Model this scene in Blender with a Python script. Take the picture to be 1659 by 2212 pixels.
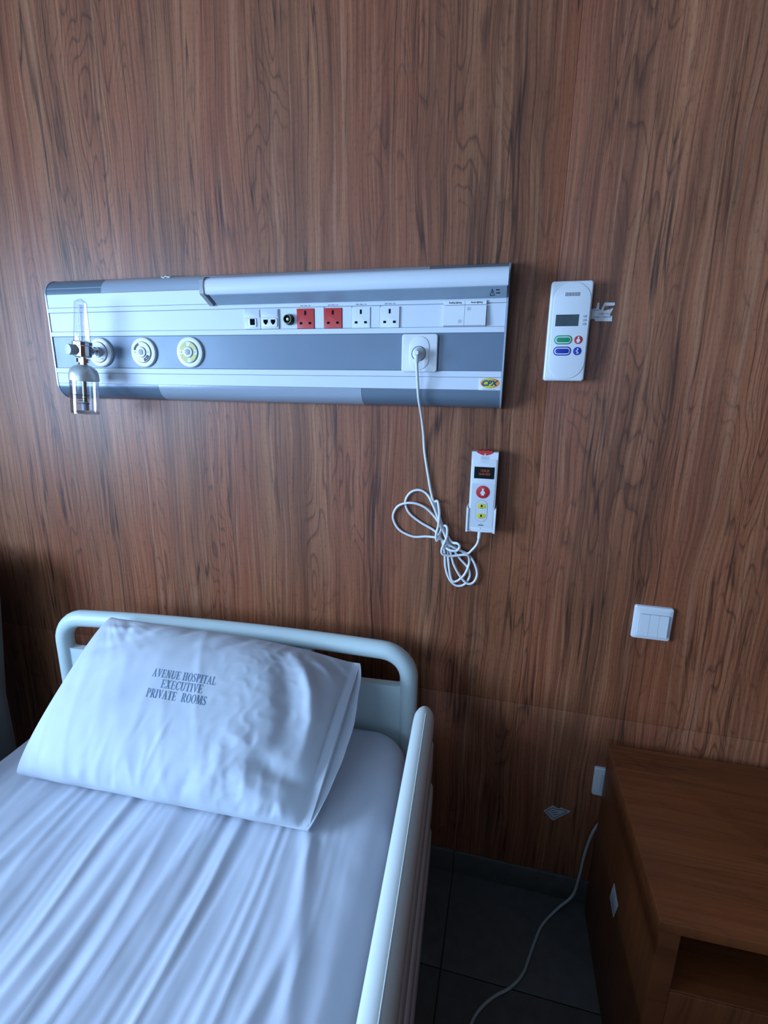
import bpy, bmesh, math, random
from mathutils import Vector, Matrix, noise

random.seed(7)
for o in list(bpy.data.objects):
    bpy.data.objects.remove(o)
SC = bpy.context.scene
COL = SC.collection
PI = math.pi

# ------------------------------------------------------------------ camera
CAM_POS = Vector((0.0, -1.25, 1.4585))
RIGHT = Vector((0.96958775, 0.24432024, 0.01439525))
UP = Vector((-0.07378507, 0.23572293, 0.9690152))
FWD = Vector((-0.23335674, 0.94060742, -0.24658125))
cd = bpy.data.cameras.new('camera')
cam = bpy.data.objects.new('camera', cd)
COL.objects.link(cam)
cam.matrix_world = Matrix(((RIGHT.x, UP.x, -FWD.x, CAM_POS.x), (RIGHT.y, UP.y, -FWD.y, CAM_POS.y),
                           (RIGHT.z, UP.z, -FWD.z, CAM_POS.z), (0, 0, 0, 1)))
cd.sensor_fit = 'HORIZONTAL'; cd.sensor_width = 36.0; cd.lens = 36.0 * 1076.77 / 1659.0
cd.clip_start = 0.02
SC.camera = cam

# ------------------------------------------------------------------ world, daylight, exposure
wd = bpy.data.worlds.new('world'); SC.world = wd; wd.use_nodes = True
wd.node_tree.nodes['Background'].inputs[0].default_value = (0.55, 0.75, 1.0, 1)
wd.node_tree.nodes['Background'].inputs[1].default_value = 0.6
WIN_X, WIN_Y0, WIN_Y1, WIN_Z0, WIN_Z1 = -2.5, -2.70, -1.05, 0.95, 2.05
ld = bpy.data.lights.new('window_daylight', 'AREA'); ld.shape = 'RECTANGLE'
ld.size = WIN_Z1 - WIN_Z0; ld.size_y = WIN_Y1 - WIN_Y0; ld.energy = 262.0; ld.color = (0.42, 0.65, 1.0)
lo = bpy.data.objects.new('window_daylight', ld); COL.objects.link(lo)
lo.location = (WIN_X - 0.16, (WIN_Y0 + WIN_Y1) / 2, (WIN_Z0 + WIN_Z1) / 2)
lo.rotation_euler = (0, -PI / 2, 0)
FW_X0, FW_X1, FW_Z0, FW_Z1 = -2.1, -0.5, 0.95, 2.25      # unseen window behind the camera, added with its lamp for soft frontal fill
ld2 = bpy.data.lights.new('front_fill_light', 'AREA'); ld2.shape = 'RECTANGLE'
ld2.size = FW_X1 - FW_X0; ld2.size_y = FW_Z1 - FW_Z0; ld2.energy = 56.0; ld2.color = (0.42, 0.65, 1.0)
lo2 = bpy.data.objects.new('front_fill_light', ld2); COL.objects.link(lo2)
lo2.location = ((FW_X0 + FW_X1) / 2, -4.5 - 0.16, (FW_Z0 + FW_Z1) / 2)
lo2.rotation_euler = (PI / 2, 0, 0)
SC.view_settings.view_transform = 'Standard'; SC.view_settings.look = 'None'
SC.view_settings.gamma = 1.0; SC.view_settings.use_curve_mapping = False
SC.view_settings.exposure = 0.06

# ------------------------------------------------------------------ materials
class NB:
    def __init__(self, name):
        self.m = bpy.data.materials.new(name); self.m.use_nodes = True
        self.nt = self.m.node_tree; self.n = self.nt.nodes; self.l = self.nt.links
        self.p = self.n['Principled BSDF']; self.out = self.n['Material Output']
        self.tc = self.n.new('ShaderNodeTexCoord')
    def link(self, a, b): self.l.new(a, b)
    def val(self, s, v):
        if isinstance(v, (int, float)): s.default_value = v
        elif isinstance(v, tuple): s.default_value = v
        else: self.link(v, s)
    def math(self, op, a, b=None, c=None, clamp=False):
        n = self.n.new('ShaderNodeMath'); n.operation = op; n.use_clamp = clamp
        self.val(n.inputs[0], a)
        if b is not None: self.val(n.inputs[1], b)
        if c is not None: self.val(n.inputs[2], c)
        return n.outputs[0]
    def xyz(self, x, y, z):
        n = self.n.new('ShaderNodeCombineXYZ')
        for i, v in enumerate((x, y, z)): self.val(n.inputs[i], v)
        return n.outputs[0]
    def noise(self, vec, scale=1.0, detail=3, rough=0.5):
        n = self.n.new('ShaderNodeTexNoise'); self.link(vec, n.inputs['Vector'])
        n.inputs['Scale'].default_value = scale; n.inputs['Detail'].default_value = detail
        n.inputs['Roughness'].default_value = rough
        return n.outputs['Fac']
    def ramp(self, fac, stops, interp='LINEAR'):
        n = self.n.new('ShaderNodeValToRGB'); n.color_ramp.interpolation = interp
        e = n.color_ramp.elements
        while len(e) < len(stops): e.new(0.5)
        for el, (p, c) in zip(e, stops):
            el.position = p; el.color = (c[0], c[1], c[2], 1) if isinstance(c, tuple) else (c, c, c, 1)
        self.link(fac, n.inputs[0]); return n.outputs[0]
    def mix(self, fac, a, b, mode='MIX'):
        n = self.n.new('ShaderNodeMix'); n.data_type = 'RGBA'; n.blend_type = mode
        self.val(n.inputs[0], fac)
        for s, v in ((n.inputs[6], a), (n.inputs[7], b)):
            if isinstance(v, tuple): s.default_value = (v[0], v[1], v[2], 1)
            else: self.link(v, s)
        return n.outputs[2]
    def bump(self, h, strength, dist):
        n = self.n.new('ShaderNodeBump'); n.inputs['Strength'].default_value = strength
        n.inputs['Distance'].default_value = dist; self.link(h, n.inputs['Height'])
        self.link(n.outputs[0], self.p.inputs['Normal'])

def plain(name, col, rough=0.5, metal=0.0, var=0.06, nscale=18.0, bump=0.0, bscale=300.0, spec=0.5, sheen=0.0, coat=0.0):
    b = NB(name)
    f = b.noise(b.tc.outputs['Object'], nscale, 4)
    c0 = tuple(max(0, c * (1 - var)) for c in col); c1 = tuple(min(1, c * (1 + var)) for c in col)
    b.link(b.ramp(f, [(0.3, c0), (0.7, c1)]), b.p.inputs['Base Color'])
    r = b.ramp(b.noise(b.tc.outputs['Object'], nscale * 2.3, 3), [(0.3, rough * 0.9), (0.7, min(1, rough * 1.1))])
    b.link(r, b.p.inputs['Roughness'])
    b.p.inputs['Metallic'].default_value = metal
    b.p.inputs['Specular IOR Level'].default_value = spec
    if sheen: b.p.inputs['Sheen Weight'].default_value = sheen
    if coat: b.p.inputs['Coat Weight'].default_value = coat
    if bump: b.bump(b.noise(b.tc.outputs['Object'], bscale, 3), bump, 0.0006)
    return b.m

def wood(name, cross, grain, dark, mid, light, rough=0.4, seed=0.0, contrast=1.0, spec=0.5):
    """printed wood laminate: grain runs along `grain`, `cross` is across it (axis letters of object space)"""
    b = NB(name)
    s = b.n.new('ShaderNodeSeparateXYZ'); b.link(b.tc.outputs['Object'], s.inputs[0])
    ax = {'x': s.outputs[0], 'y': s.outputs[1], 'z': s.outputs[2]}
    c = b.math('ADD', ax[cross], seed); g = ax[grain]
    # slow wander of the grain
    w = b.noise(b.xyz(b.math('MULTIPLY', c, 5.0), b.math('MULTIPLY', g, 1.6), 0.0), 1.0, 2)
    cw = b.math('ADD', c, b.math('MULTIPLY', b.math('SUBTRACT', w, 0.5), 0.055))
    # wide tone bands
    n1 = b.noise(b.xyz(b.math('MULTIPLY', cw, 15.0), b.math('MULTIPLY', g, 0.5), 3.1), 1.0, 5, 0.62)
    col = b.ramp(n1, [(0.24, dark), (0.5, mid), (0.78, light)])
    # slow light-dark drift over the board
    n0 = b.noise(b.xyz(b.math('MULTIPLY', c, 3.2), b.math('MULTIPLY', g, 0.9), 13.0), 1.0, 3, 0.6)
    col = b.mix(1.0, col, b.ramp(n0, [(0.25, (0.70, 0.68, 0.66)), (0.75, (1.32, 1.30, 1.28))]), 'MULTIPLY')
    # hue drift to red
    n2 = b.noise(b.xyz(b.math('MULTIPLY', cw, 7.0), b.math('MULTIPLY', g, 0.35), 9.7), 1.0, 2)
    red = (mid[0] * 1.15, mid[1] * 0.86, mid[2] * 0.78)
    col = b.mix(b.math('MULTIPLY', b.ramp(n2, [(0.42, 0.0), (0.62, 1.0)]), 0.55), col, red)
    # cathedral figure: contour lines of a stretched field, kept to patches
    n3 = b.noise(b.xyz(b.math('MULTIPLY', cw, 10.0), b.math('MULTIPLY', g, 1.7), 21.0), 1.0, 2, 0.45)
    ring = b.math('FRACT', b.math('MULTIPLY', n3, 20.0))
    ringd = b.ramp(ring, [(0.0, 0.45), (0.12, 0.0), (0.75, 0.0), (1.0, 1.0)])
    n3m = b.noise(b.xyz(b.math('MULTIPLY', c, 6.5), b.math('MULTIPLY', g, 1.1), 5.0), 1.0, 2)
    patch = b.ramp(n3m, [(0.46, 0.10), (0.60, 1.0)])
    col = b.mix(b.math('MULTIPLY', b.math('MULTIPLY', ringd, patch), 0.75 * contrast), col,
                (dark[0] * 0.45, dark[1] * 0.42, dark[2] * 0.42))
    # long fine fibres, light and dark
    n4 = b.noise(b.xyz(b.math('MULTIPLY', cw, 170.0), b.math('MULTIPLY', g, 2.0), 0.0), 1.0, 5, 0.68)
    col = b.mix(b.math('MULTIPLY', b.ramp(n4, [(0.32, 1.0), (0.49, 0.0)]), 0.78 * contrast), col,
                (dark[0] * 0.5, dark[1] * 0.5, dark[2] * 0.5))
    col = b.mix(b.math('MULTIPLY', b.ramp(n4, [(0.53, 0.0), (0.72, 1.0)]), 0.50 * contrast), col,
                (light[0] * 1.35, light[1] * 1.4, light[2] * 1.5))
    # long dark cracks
    n5 = b.noise(b.xyz(b.math('MULTIPLY', cw, 17.0), b.math('MULTIPLY', g, 0.55), 44.0), 1.0, 3, 0.55)
    crack = b.ramp(b.math('ABSOLUTE', b.math('SUBTRACT', n5, 0.5)), [(0.0, 1.0), (0.014, 0.0)])
    n5m = b.noise(b.xyz(b.math('MULTIPLY', c, 9.0), b.math('MULTIPLY', g, 3.0), 2.0), 1.0, 2)
    col = b.mix(b.math('MULTIPLY', b.math('MULTIPLY', crack, b.ramp(n5m, [(0.40, 0.15), (0.56, 1.0)])), 0.85 * contrast),
                col, (dark[0] * 0.2, dark[1] * 0.18, dark[2] * 0.18))
    # pale streaks
    n7 = b.noise(b.xyz(b.math('MULTIPLY', cw, 48.0), b.math('MULTIPLY', g, 0.9), 61.0), 1.0, 4, 0.6)
    col = b.mix(b.math('MULTIPLY', b.ramp(n7, [(0.55, 0.0), (0.70, 1.0)]), 0.45 * contrast), col,
                (light[0] * 1.25, light[1] * 1.45, light[2] * 1.7))
    # pores
    n6 = b.noise(b.xyz(b.math('MULTIPLY', c, 680.0), b.math('MULTIPLY', g, 75.0), 0.0), 1.0, 2)
    col = b.mix(b.math('MULTIPLY', b.ramp(n6, [(0.32, 1.0), (0.42, 0.0)]), 0.45 * contrast), col,
                (dark[0] * 0.4, dark[1] * 0.4, dark[2] * 0.4))
    b.link(col, b.p.inputs['Base Color'])
    b.link(b.ramp(n4, [(0.2, rough * 1.15), (0.8, rough * 0.92)]), b.p.inputs['Roughness'])
    b.p.inputs['Specular IOR Level'].default_value = spec
    b.bump(b.math('ADD', n4, b.math('MULTIPLY', n6, 0.6)), 0.22, 0.0006)
    return b.m

def clear(name, tint, gloss_rough=0.03, fmin=0.04, k=0.85):
    """thin clear plastic or glass: mostly see-through, mirror-like towards grazing angles"""
    b = NB(name); b.n.remove(b.p)
    t = b.n.new('ShaderNodeBsdfTransparent')
    nf = b.noise(b.tc.outputs['Object'], 12.0, 2)
    b.link(b.ramp(nf, [(0.2, tint), (0.8, tuple(min(1, c * 1.03) for c in tint))]), t.inputs[0])
    g = b.n.new('ShaderNodeBsdfGlossy'); g.inputs['Roughness'].default_value = gloss_rough
    lw = b.n.new('ShaderNodeLayerWeight'); lw.inputs[0].default_value = 0.5
    ms = b.n.new('ShaderNodeMixShader')
    b.link(b.math('ADD', b.math('MULTIPLY', b.math('POWER', lw.outputs['Facing'], 2.2), k), fmin, clamp=True), ms.inputs[0])
    b.link(t.outputs[0], ms.inputs[1]); b.link(g.outputs[0], ms.inputs[2])
    b.link(ms.outputs[0], b.out.inputs[0])
    return b.m

def fabric(name, col, var=0.03, weave=900.0, rough=0.85):
    b = NB(name)
    f = b.noise(b.tc.outputs['Object'], 9.0, 3)
    b.link(b.ramp(f, [(0.3, tuple(c * (1 - var) for c in col)), (0.7, tuple(min(1, c * (1 + var)) for c in col))]), b.p.inputs['Base Color'])
    b.p.inputs['Roughness'].default_value = rough
    b.p.inputs['Specular IOR Level'].default_value = 0.2
    b.p.inputs['Sheen Weight'].default_value = 0.15
    b.bump(b.noise(b.tc.outputs['Object'], weave, 2), 0.12, 0.0004)
    return b.m

def emissive(name, col, strength):
    b = NB(name)
    f = b.noise(b.tc.outputs['Object'], 400.0, 2)
    b.link(b.ramp(f, [(0.3, tuple(c * 0.9 for c in col)), (0.7, col)]), b.p.inputs['Emission Color'])
    b.p.inputs['Emission Strength'].default_value = strength
    b.p.inputs['Base Color'].default_value = (0.02, 0.01, 0.005, 1)
    return b.m

MT = {}
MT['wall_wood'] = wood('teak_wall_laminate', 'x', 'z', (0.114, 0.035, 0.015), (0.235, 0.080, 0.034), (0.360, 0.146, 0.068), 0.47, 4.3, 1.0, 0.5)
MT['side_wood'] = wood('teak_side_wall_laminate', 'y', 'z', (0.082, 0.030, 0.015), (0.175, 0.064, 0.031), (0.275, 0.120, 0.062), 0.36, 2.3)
MT['cab_wood_top'] = wood('cabinet_laminate_across', 'y', 'x', (0.105, 0.029, 0.007), (0.160, 0.047, 0.012), (0.215, 0.070, 0.020), 0.42, 1.7, 0.45)
MT['cab_wood_side'] = wood('cabinet_laminate_upright', 'y', 'z', (0.105, 0.029, 0.007), (0.160, 0.047, 0.012), (0.215, 0.070, 0.020), 0.42, 5.1, 0.45)
MT['cab_wood_front'] = wood('cabinet_laminate_front', 'x', 'z', (0.105, 0.029, 0.007), (0.160, 0.047, 0.012), (0.215, 0.070, 0.020), 0.42, 7.7, 0.45)
MT['plaster'] = plain('painted_plaster', (0.34, 0.33, 0.32), 0.8, var=0.03, nscale=4)
MT['ceiling'] = plain('ceiling_paint', (0.42, 0.42, 0.41), 0.85, var=0.02, nscale=3)
MT['tile'] = plain('charcoal_floor_tile', (0.088, 0.083, 0.074), 0.5, var=0.14, nscale=30, bump=0.1, bscale=120)
MT['grout'] = plain('dark_grout', (0.018, 0.018, 0.02), 0.9)
MT['panel_white'] = plain('satin_white_aluminium', (0.58, 0.61, 0.66), 0.40, metal=0.0, var=0.015, nscale=3, spec=0.3)
MT['panel_strip'] = plain('blue_grey_anodised_strip', (0.112, 0.155, 0.212), 0.40, metal=0.12, var=0.03, nscale=5)
MT['trim_light'] = plain('light_grey_trim', (0.33, 0.37, 0.43), 0.22, metal=0.15, var=0.02, nscale=5)
MT['trim_dark'] = plain('slate_grey_trim', (0.135, 0.175, 0.22), 0.25, metal=0.15, var=0.03, nscale=5)
MT['edge_dark'] = plain('dark_edge_line', (0.05, 0.06, 0.08), 0.5)
MT['white_plastic'] = plain('white_plastic', (0.66, 0.67, 0.69), 0.32, var=0.012, nscale=8)
MT['white_plastic2'] = plain('cool_white_plastic', (0.56, 0.57, 0.60), 0.38, var=0.015, nscale=8)
MT['groove'] = plain('shadow_gap_grey', (0.25, 0.27, 0.30), 0.6)
MT['red_plastic'] = plain('signal_red_plastic', (0.46, 0.018, 0.016), 0.35, var=0.05)
MT['green'] = plain('green_print', (0.010, 0.24, 0.10), 0.35)
MT['blue'] = plain('blue_print', (0.012, 0.028, 0.30), 0.35)
MT['yellow'] = plain('yellow_print', (0.62, 0.55, 0.04), 0.45)
MT['yellow_dull'] = plain('yellow_label_print', (0.52, 0.48, 0.14), 0.5, var=0.2, nscale=200)
MT['orange'] = plain('orange_print', (0.75, 0.22, 0.02), 0.45)
MT['lime'] = plain('lime_print', (0.45, 0.52, 0.04), 0.45)
MT['navy'] = plain('navy_print', (0.012, 0.015, 0.10), 0.5)
MT['ink'] = plain('dark_ink', (0.014, 0.017, 0.025), 0.8, spec=0.1)
MT['ink_grey'] = plain('grey_ink', (0.16, 0.18, 0.21), 0.6)
MT['ink_cloth'] = plain('faded_blue_textile_ink', (0.10, 0.185, 0.30), 0.9, var=0.2, nscale=300)
MT['black_plastic'] = plain('black_plastic', (0.010, 0.011, 0.013), 0.45, spec=0.25)
MT['hole'] = plain('socket_hole_dark', (0.004, 0.004, 0.006), 0.9, spec=0.05)
MT['lcd'] = plain('grey_lcd_glass', (0.055, 0.075, 0.085), 0.18, var=0.1, nscale=60)
MT['oled'] = plain('black_display_glass', (0.004, 0.006, 0.007), 0.12)
MT['oled_text'] = emissive('orange_display_digits', (1.0, 0.20, 0.03), 0.30)
MT['chrome'] = plain('chrome', (0.62, 0.63, 0.63), 0.10, metal=1.0, var=0.03)
MT['satin_metal'] = plain('satin_cast_metal', (0.62, 0.62, 0.62), 0.36, metal=0.55, var=0.04)
MT['brass'] = plain('dull_brass', (0.34, 0.33, 0.22), 0.3, metal=0.8)
MT['brass_green'] = plain('coax_ring', (0.22, 0.30, 0.10), 0.3, metal=0.6)
MT['acrylic'] = clear('clear_acrylic', (0.955, 0.955, 0.975), 0.06)
MT['window_glass'] = clear('window_glass', (0.97, 0.98, 0.98), 0.01)
MT['bed_plastic'] = plain('pale_mint_bed_plastic', (0.55, 0.64, 0.63), 0.42, var=0.02, nscale=6)
MT['rail_plastic'] = plain('off_white_rail_plastic', (0.58, 0.61, 0.585), 0.50, var=0.02, nscale=6)
MT['rail_grey'] = plain('grey_rail_slat', (0.50, 0.51, 0.52), 0.45, var=0.05, nscale=12)
MT['bed_metal'] = plain('grey_powder_coat', (0.30, 0.31, 0.33), 0.5)
MT['sheet'] = fabric('white_cotton_sheet', (0.525, 0.545, 0.615))
MT['pillow'] = fabric('white_cotton_pillowcase', (0.51, 0.54, 0.595))
MT['chair_fabric'] = fabric('grey_upholstery', (0.13, 0.135, 0.13), 0.15, 400.0)
MT['rubber'] = plain('black_rubber', (0.02, 0.02, 0.02), 0.7)
MT['cord'] = plain('white_cord_pvc', (0.66, 0.66, 0.67), 0.4, var=0.02)
MT['cable'] = plain('pale_grey_cable_pvc', (0.36, 0.38, 0.36), 0.5, var=0.05)
MT['paper'] = plain('torn_white_paper', (0.66, 0.65, 0.66), 0.8, var=0.1, nscale=90)
MT['label_paper'] = plain('grey_worn_label', (0.46, 0.46, 0.48), 0.7, var=0.2, nscale=150)

# ------------------------------------------------------------------ mesh helpers
class Geo:
    def __init__(self): self.v = []; self.f = []
    def add(self, vs, fs):
        k = len(self.v); self.v += [tuple(p) for p in vs]; self.f += [tuple(i + k for i in q) for q in fs]; return self
    def loft(self, rings, cap0=True, cap1=True, closed=True):
        k = len(self.v); n = len(rings[0])
        for r in rings: self.v += [tuple(p) for p in r]
        for i in range(len(rings) - 1):
            for j in range(n if closed else n - 1):
                a = k + i * n + j; b = k + i * n + (j + 1) % n
                self.f.append((a, b, b + n, a + n))
        if cap0: self.f.append(tuple(k + j for j in range(n))[::-1])
        if cap1: self.f.append(tuple(k + (len(rings) - 1) * n + j for j in range(n)))
        return self
    def box(self, x0, x1, y0, y1, z0, z1, bev=0.0, r=0.0):
        """box, optionally with vertical corners of radius r and softened rims"""
        if bev <= 0 and r <= 0:
            return self.loft([[(x0, y0, z), (x1, y0, z), (x1, y1, z), (x0, y1, z)] for z in (z0, z1)])
        r = max(r, bev * 1.01)
        def ring(ins, z):
            return [(p[0], p[1], z) for p in rrect((x0 + x1) / 2, (y0 + y1) / 2, x1 - x0 - 2 * ins, y1 - y0 - 2 * ins, max(r - ins, 1e-5), 4)]
        rings = []
        for i in range(4):
            a = PI / 2 * i / 3; rings.append(ring(bev * (1 - math.sin(a)), z0 + bev * (1 - math.cos(a))))
        for i in range(4):
            a = PI / 2 * i / 3; rings.append(ring(bev * (1 - math.cos(a)), z1 - bev * (1 - math.sin(a))))
        return self.loft(rings)
    def plate(self, pts, y0, y1, bev=0.0, inset=None):
        """outline of (x,z) points standing on plane y0 and rising to y1 (towards the room), with a softened front rim"""
        cx = sum(p[0] for p in pts) / len(pts); cz = sum(p[1] for p in pts) / len(pts)
        rings = [[(p[0], y0, p[1]) for p in pts]]
        if bev > 0:
            w = max(p[0] for p in pts) - min(p[0] for p in pts); h = max(p[1] for p in pts) - min(p[1] for p in pts)
            s = 1 if y1 < y0 else -1
            for i in range(4):
                a = PI / 2 * i / 3; ins = bev * (1 - math.cos(a))
                kx = 1 - 2 * ins / w; kz = 1 - 2 * ins / h
                rings.append([(cx + (p[0] - cx) * kx, y1 + s * bev * (1 - math.sin(a)), cz + (p[1] - cz) * kz) for p in pts])
        else:
            rings.append([(p[0], y1, p[1]) for p in pts])
        return self.loft(rings)
    def lathe(self, prof, origin, axis, n=28, cap0=True, cap1=True):
        """prof: (radius, distance along axis)"""
        ax = Vector(axis).normalized(); o = Vector(origin)
        u = ax.orthogonal().normalized(); w = ax.cross(u)
        rings = [[o + ax * d + (u * math.cos(2 * PI * j / n) + w * math.sin(2 * PI * j / n)) * max(r, 1e-5) for j in range(n)] for r, d in prof]
        return self.loft(rings, cap0, cap1)
    def tube(self, pts, rad, n=10, sx=1.0, cap=True):
        pts = [Vector(p) for p in pts]; rings = []
        nrm = None
        for i, p in enumerate(pts):
            t = (pts[min(i + 1, len(pts) - 1)] - pts[max(i - 1, 0)]).normalized()
            if nrm is None: nrm = t.orthogonal().normalized()
            nrm = (nrm - t * nrm.dot(t)).normalized(); bn = t.cross(nrm)
            r = rad[i] if isinstance(rad, (list, tuple)) else rad
            rings.append([p + (nrm * math.cos(2 * PI * j / n) * sx + bn * math.sin(2 * PI * j / n)) * r for j in range(n)])
        return self.loft(rings, cap, cap)
    def grid(self, fn, nu, nv):
        k = len(self.v)
        for j in range(nv + 1):
            for i in range(nu + 1): self.v.append(tuple(fn(i / nu, j / nv)))
        for j in range(nv):
            for i in range(nu):
                a = k + j * (nu + 1) + i; self.f.append((a, a + 1, a + nu + 2, a + nu + 1))
        return self
    def poly(self, pts, y0, y1):
        """flat (possibly concave) outline with a hair of thickness, triangulated later"""
        return self.plate(pts, y0, y1)

def rrect(cx, cy, w, h, r, n=6):
    pts = []
    for (sx, sy, a0) in ((1, 1, 0), (-1, 1, PI / 2), (-1, -1, PI), (1, -1, 1.5 * PI)):
        ox = cx + sx * (w / 2 - r); oy = cy + sy * (h / 2 - r)
        for i in range(n + 1):
            a = a0 + PI / 2 * i / n; pts.append((ox + r * math.cos(a), oy + r * math.sin(a)))
    return pts
def ell(cx, cy, rx, ry, n=32):
    return [(cx + rx * math.cos(2 * PI * i / n), cy + ry * math.sin(2 * PI * i / n)) for i in range(n)]
def rect(x0, x1, z0, z1): return [(x0, z0), (x1, z0), (x1, z1), (x0, z1)]
def stroke2(pts, w):
    """outline polygon of an open polyline of width w"""
    L, Rr = [], []
    for i, p in enumerate(pts):
        a = pts[max(i - 1, 0)]; b = pts[min(i + 1, len(pts) - 1)]
        dx, dy = b[0] - a[0], b[1] - a[1]; d = math.hypot(dx, dy) or 1
        nx, ny = -dy / d * w / 2, dx / d * w / 2
        L.append((p[0] + nx, p[1] + ny)); Rr.append((p[0] - nx, p[1] - ny))
    return L + Rr[::-1]
def spline(pts, n=12):
    pts = [Vector(p) for p in pts]; out = []
    P = [pts[0] * 2 - pts[1]] + pts + [pts[-1] * 2 - pts[-2]]
    for i in range(1, len(P) - 2):
        p0, p1, p2, p3 = P[i - 1:i + 3]
        for k in range(n):
            t = k / n
            out.append(0.5 * ((2 * p1) + (p2 - p0) * t + (2 * p0 - 5 * p1 + 4 * p2 - p3) * t * t + (3 * p1 - p0 - 3 * p2 + p3) * t ** 3))
    out.append(pts[-1]); return out

ROOT = {}
def empty(name, loc, rot=(0, 0, 0)):
    o = bpy.data.objects.new(name, None); COL.objects.link(o)
    o.location = loc; o.rotation_euler = rot; o.empty_display_size = 0.05
    ROOT[o.name] = Matrix.Translation(loc) @ Matrix.Rotation(rot[2], 4, 'Z') @ Matrix.Rotation(rot[1], 4, 'Y') @ Matrix.Rotation(rot[0], 4, 'X')
    return o
def tag(o, label=None, cat=None, group=None, kind=None):
    if label: o['label'] = label
    if cat: o['category'] = cat
    if group: o['group'] = group
    if kind: o['kind'] = kind
    return o
def obj(name, geo, mat, parent=None, smooth=True, angle=40, local=False):
    """link a Geo as ONE mesh object; world coordinates unless local=True"""
    me = bpy.data.meshes.new(name); me.from_pydata(geo.v, [], geo.f); me.validate()
    bm = bmesh.new(); bm.from_mesh(me)
    bmesh.ops.remove_doubles(bm, verts=bm.verts, dist=1e-7)
    bmesh.ops.recalc_face_normals(bm, faces=bm.faces)
    ng = [f for f in bm.faces if len(f.verts) > 4]
    if ng: bmesh.ops.triangulate(bm, faces=ng, ngon_method='EAR_CLIP')
    if smooth:
        lim = math.radians(angle)
        for f in bm.faces: f.smooth = True
        for e in bm.edges:
            if len(e.link_faces) == 2 and e.calc_face_angle(0) > lim: e.smooth = False
    bm.to_mesh(me); bm.free()
    if parent is not None and not local:
        r = parent
        while r.parent: r = r.parent
        if r.name in ROOT: me.transform(ROOT[r.name].inverted())
    me.materials.append(MT[mat] if isinstance(mat, str) else mat)
    o = bpy.data.objects.new(name, me); COL.objects.link(o)
    if parent is not None: o.parent = parent
    return o
def text(name, body, size, cx, cz, y, mat, parent, bold=0.0, shear=0.0, width=None, thick=0.0002):
    """flat print lying on a plane y = const, centred on (cx, cz)"""
    cu = bpy.data.curves.new('t', 'FONT'); cu.body = body; cu.size = size; cu.align_x = 'CENTER'; cu.align_y = 'CENTER'
    cu.offset = bold; cu.shear = shear; cu.resolution_u = 3
    t = bpy.data.objects.new('t', cu); COL.objects.link(t)
    dg = bpy.context.evaluated_depsgraph_get(); me = bpy.data.meshes.new_from_object(t.evaluated_get(dg))
    g = Geo()
    xs = [v.co.x for v in me.vertices]; ys = [v.co.y for v in me.vertices]
    mx, my = (min(xs) + max(xs)) / 2, (min(ys) + max(ys)) / 2
    k = (width / (max(xs) - min(xs))) if width else 1.0
    g.add([(cx + (v.co.x - mx) * k, y - thick, cz + (v.co.y - my)) for v in me.vertices], [tuple(p.vertices) for p in me.polygons])
    bpy.data.objects.remove(t); bpy.data.curves.remove(cu); bpy.data.meshes.remove(me)
    return obj(name, g, mat, parent, smooth=False)

# ------------------------------------------------------------------ the room
RX0, RX1, RY0, RZ1 = -2.5, 2.2, -4.5, 2.75
# back wall: core with laminate boards standing proud of it, joints recessed
wb = tag(obj('wall_back', Geo().box(RX0 - 0.15, RX1 + 0.15, 0.009, 0.15, 0, RZ1), 'edge_dark', smooth=False), kind='structure')
JZ = 0.6198
bx = [RX0, 0.0762, RX1]
for i in range(2):
    for (z0, z1) in ((0.0, JZ - 0.0005), (JZ + 0.0005, RZ1)):
        obj('board', Geo().box(bx[i] + 0.0003, bx[i + 1] - 0.0003, 0.0, 0.009, z0, z1, 0.0005), 'wall_wood', wb)
# floor of tiles
fl = tag(obj('floor', Geo().box(RX0 - 0.15, RX1 + 0.15, RY0 - 0.15, 0.009, -0.08, -0.004), 'grout', smooth=False), kind='structure')
TS = 0.6; tiles = {}
xs = [-0.072 + TS * k for k in range(-6, 6)]; ys = [-0.281 - TS * k for k in range(-1, 10)]
for a in range(len(xs) - 1):
    for c in range(len(ys) - 1):
        x0, x1 = max(xs[a], RX0), min(xs[a + 1], RX1); y1, y0 = min(ys[c], 0.0), max(ys[c + 1], RY0)
        if x1 - x0 < 0.02 or y1 - y0 < 0.02: continue
        obj('tile', Geo().box(x0 + 0.0015, x1 - 0.0015, y0 + 0.0015, y1 - 0.0015, -0.004, 0.0, 0.0008), 'tile', fl)
# tile skirting along the back wall
sk = tag(empty('baseboard_back', (0, 0, 0)), kind='structure')
for a in range(len(xs) - 1):
    x0, x1 = max(xs[a], RX0), min(xs[a + 1], RX1)
    if x1 - x0 < 0.02: continue
    obj('skirting_tile', Geo().box(x0 + 0.001, x1 - 0.001, -0.008, 0.0, 0.0005, 0.078, 0.0012), 'tile', sk)
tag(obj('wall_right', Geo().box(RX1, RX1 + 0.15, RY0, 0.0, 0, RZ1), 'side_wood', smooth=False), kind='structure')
wf = Geo()
wf.box(RX0 - 0.15, FW_X0, RY0 - 0.15, RY0, 0, RZ1); wf.box(FW_X1, RX1 + 0.15, RY0 - 0.15, RY0, 0, RZ1)
wf.box(FW_X0, FW_X1, RY0 - 0.15, RY0, 0, FW_Z0); wf.box(FW_X0, FW_X1, RY0 - 0.15, RY0, FW_Z1, RZ1)
tag(obj('wall_front', wf, 'plaster', smooth=False), kind='structure')
w2 = tag(empty('fill_window', ((FW_X0 + FW_X1) / 2, RY0, FW_Z0)), kind='structure')  # added window, out of view, to carry the frontal fill light
g = Geo(); fw = 0.05; xm = (FW_X0 + FW_X1) / 2; ya, yb = RY0 - 0.10, RY0 - 0.05
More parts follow.
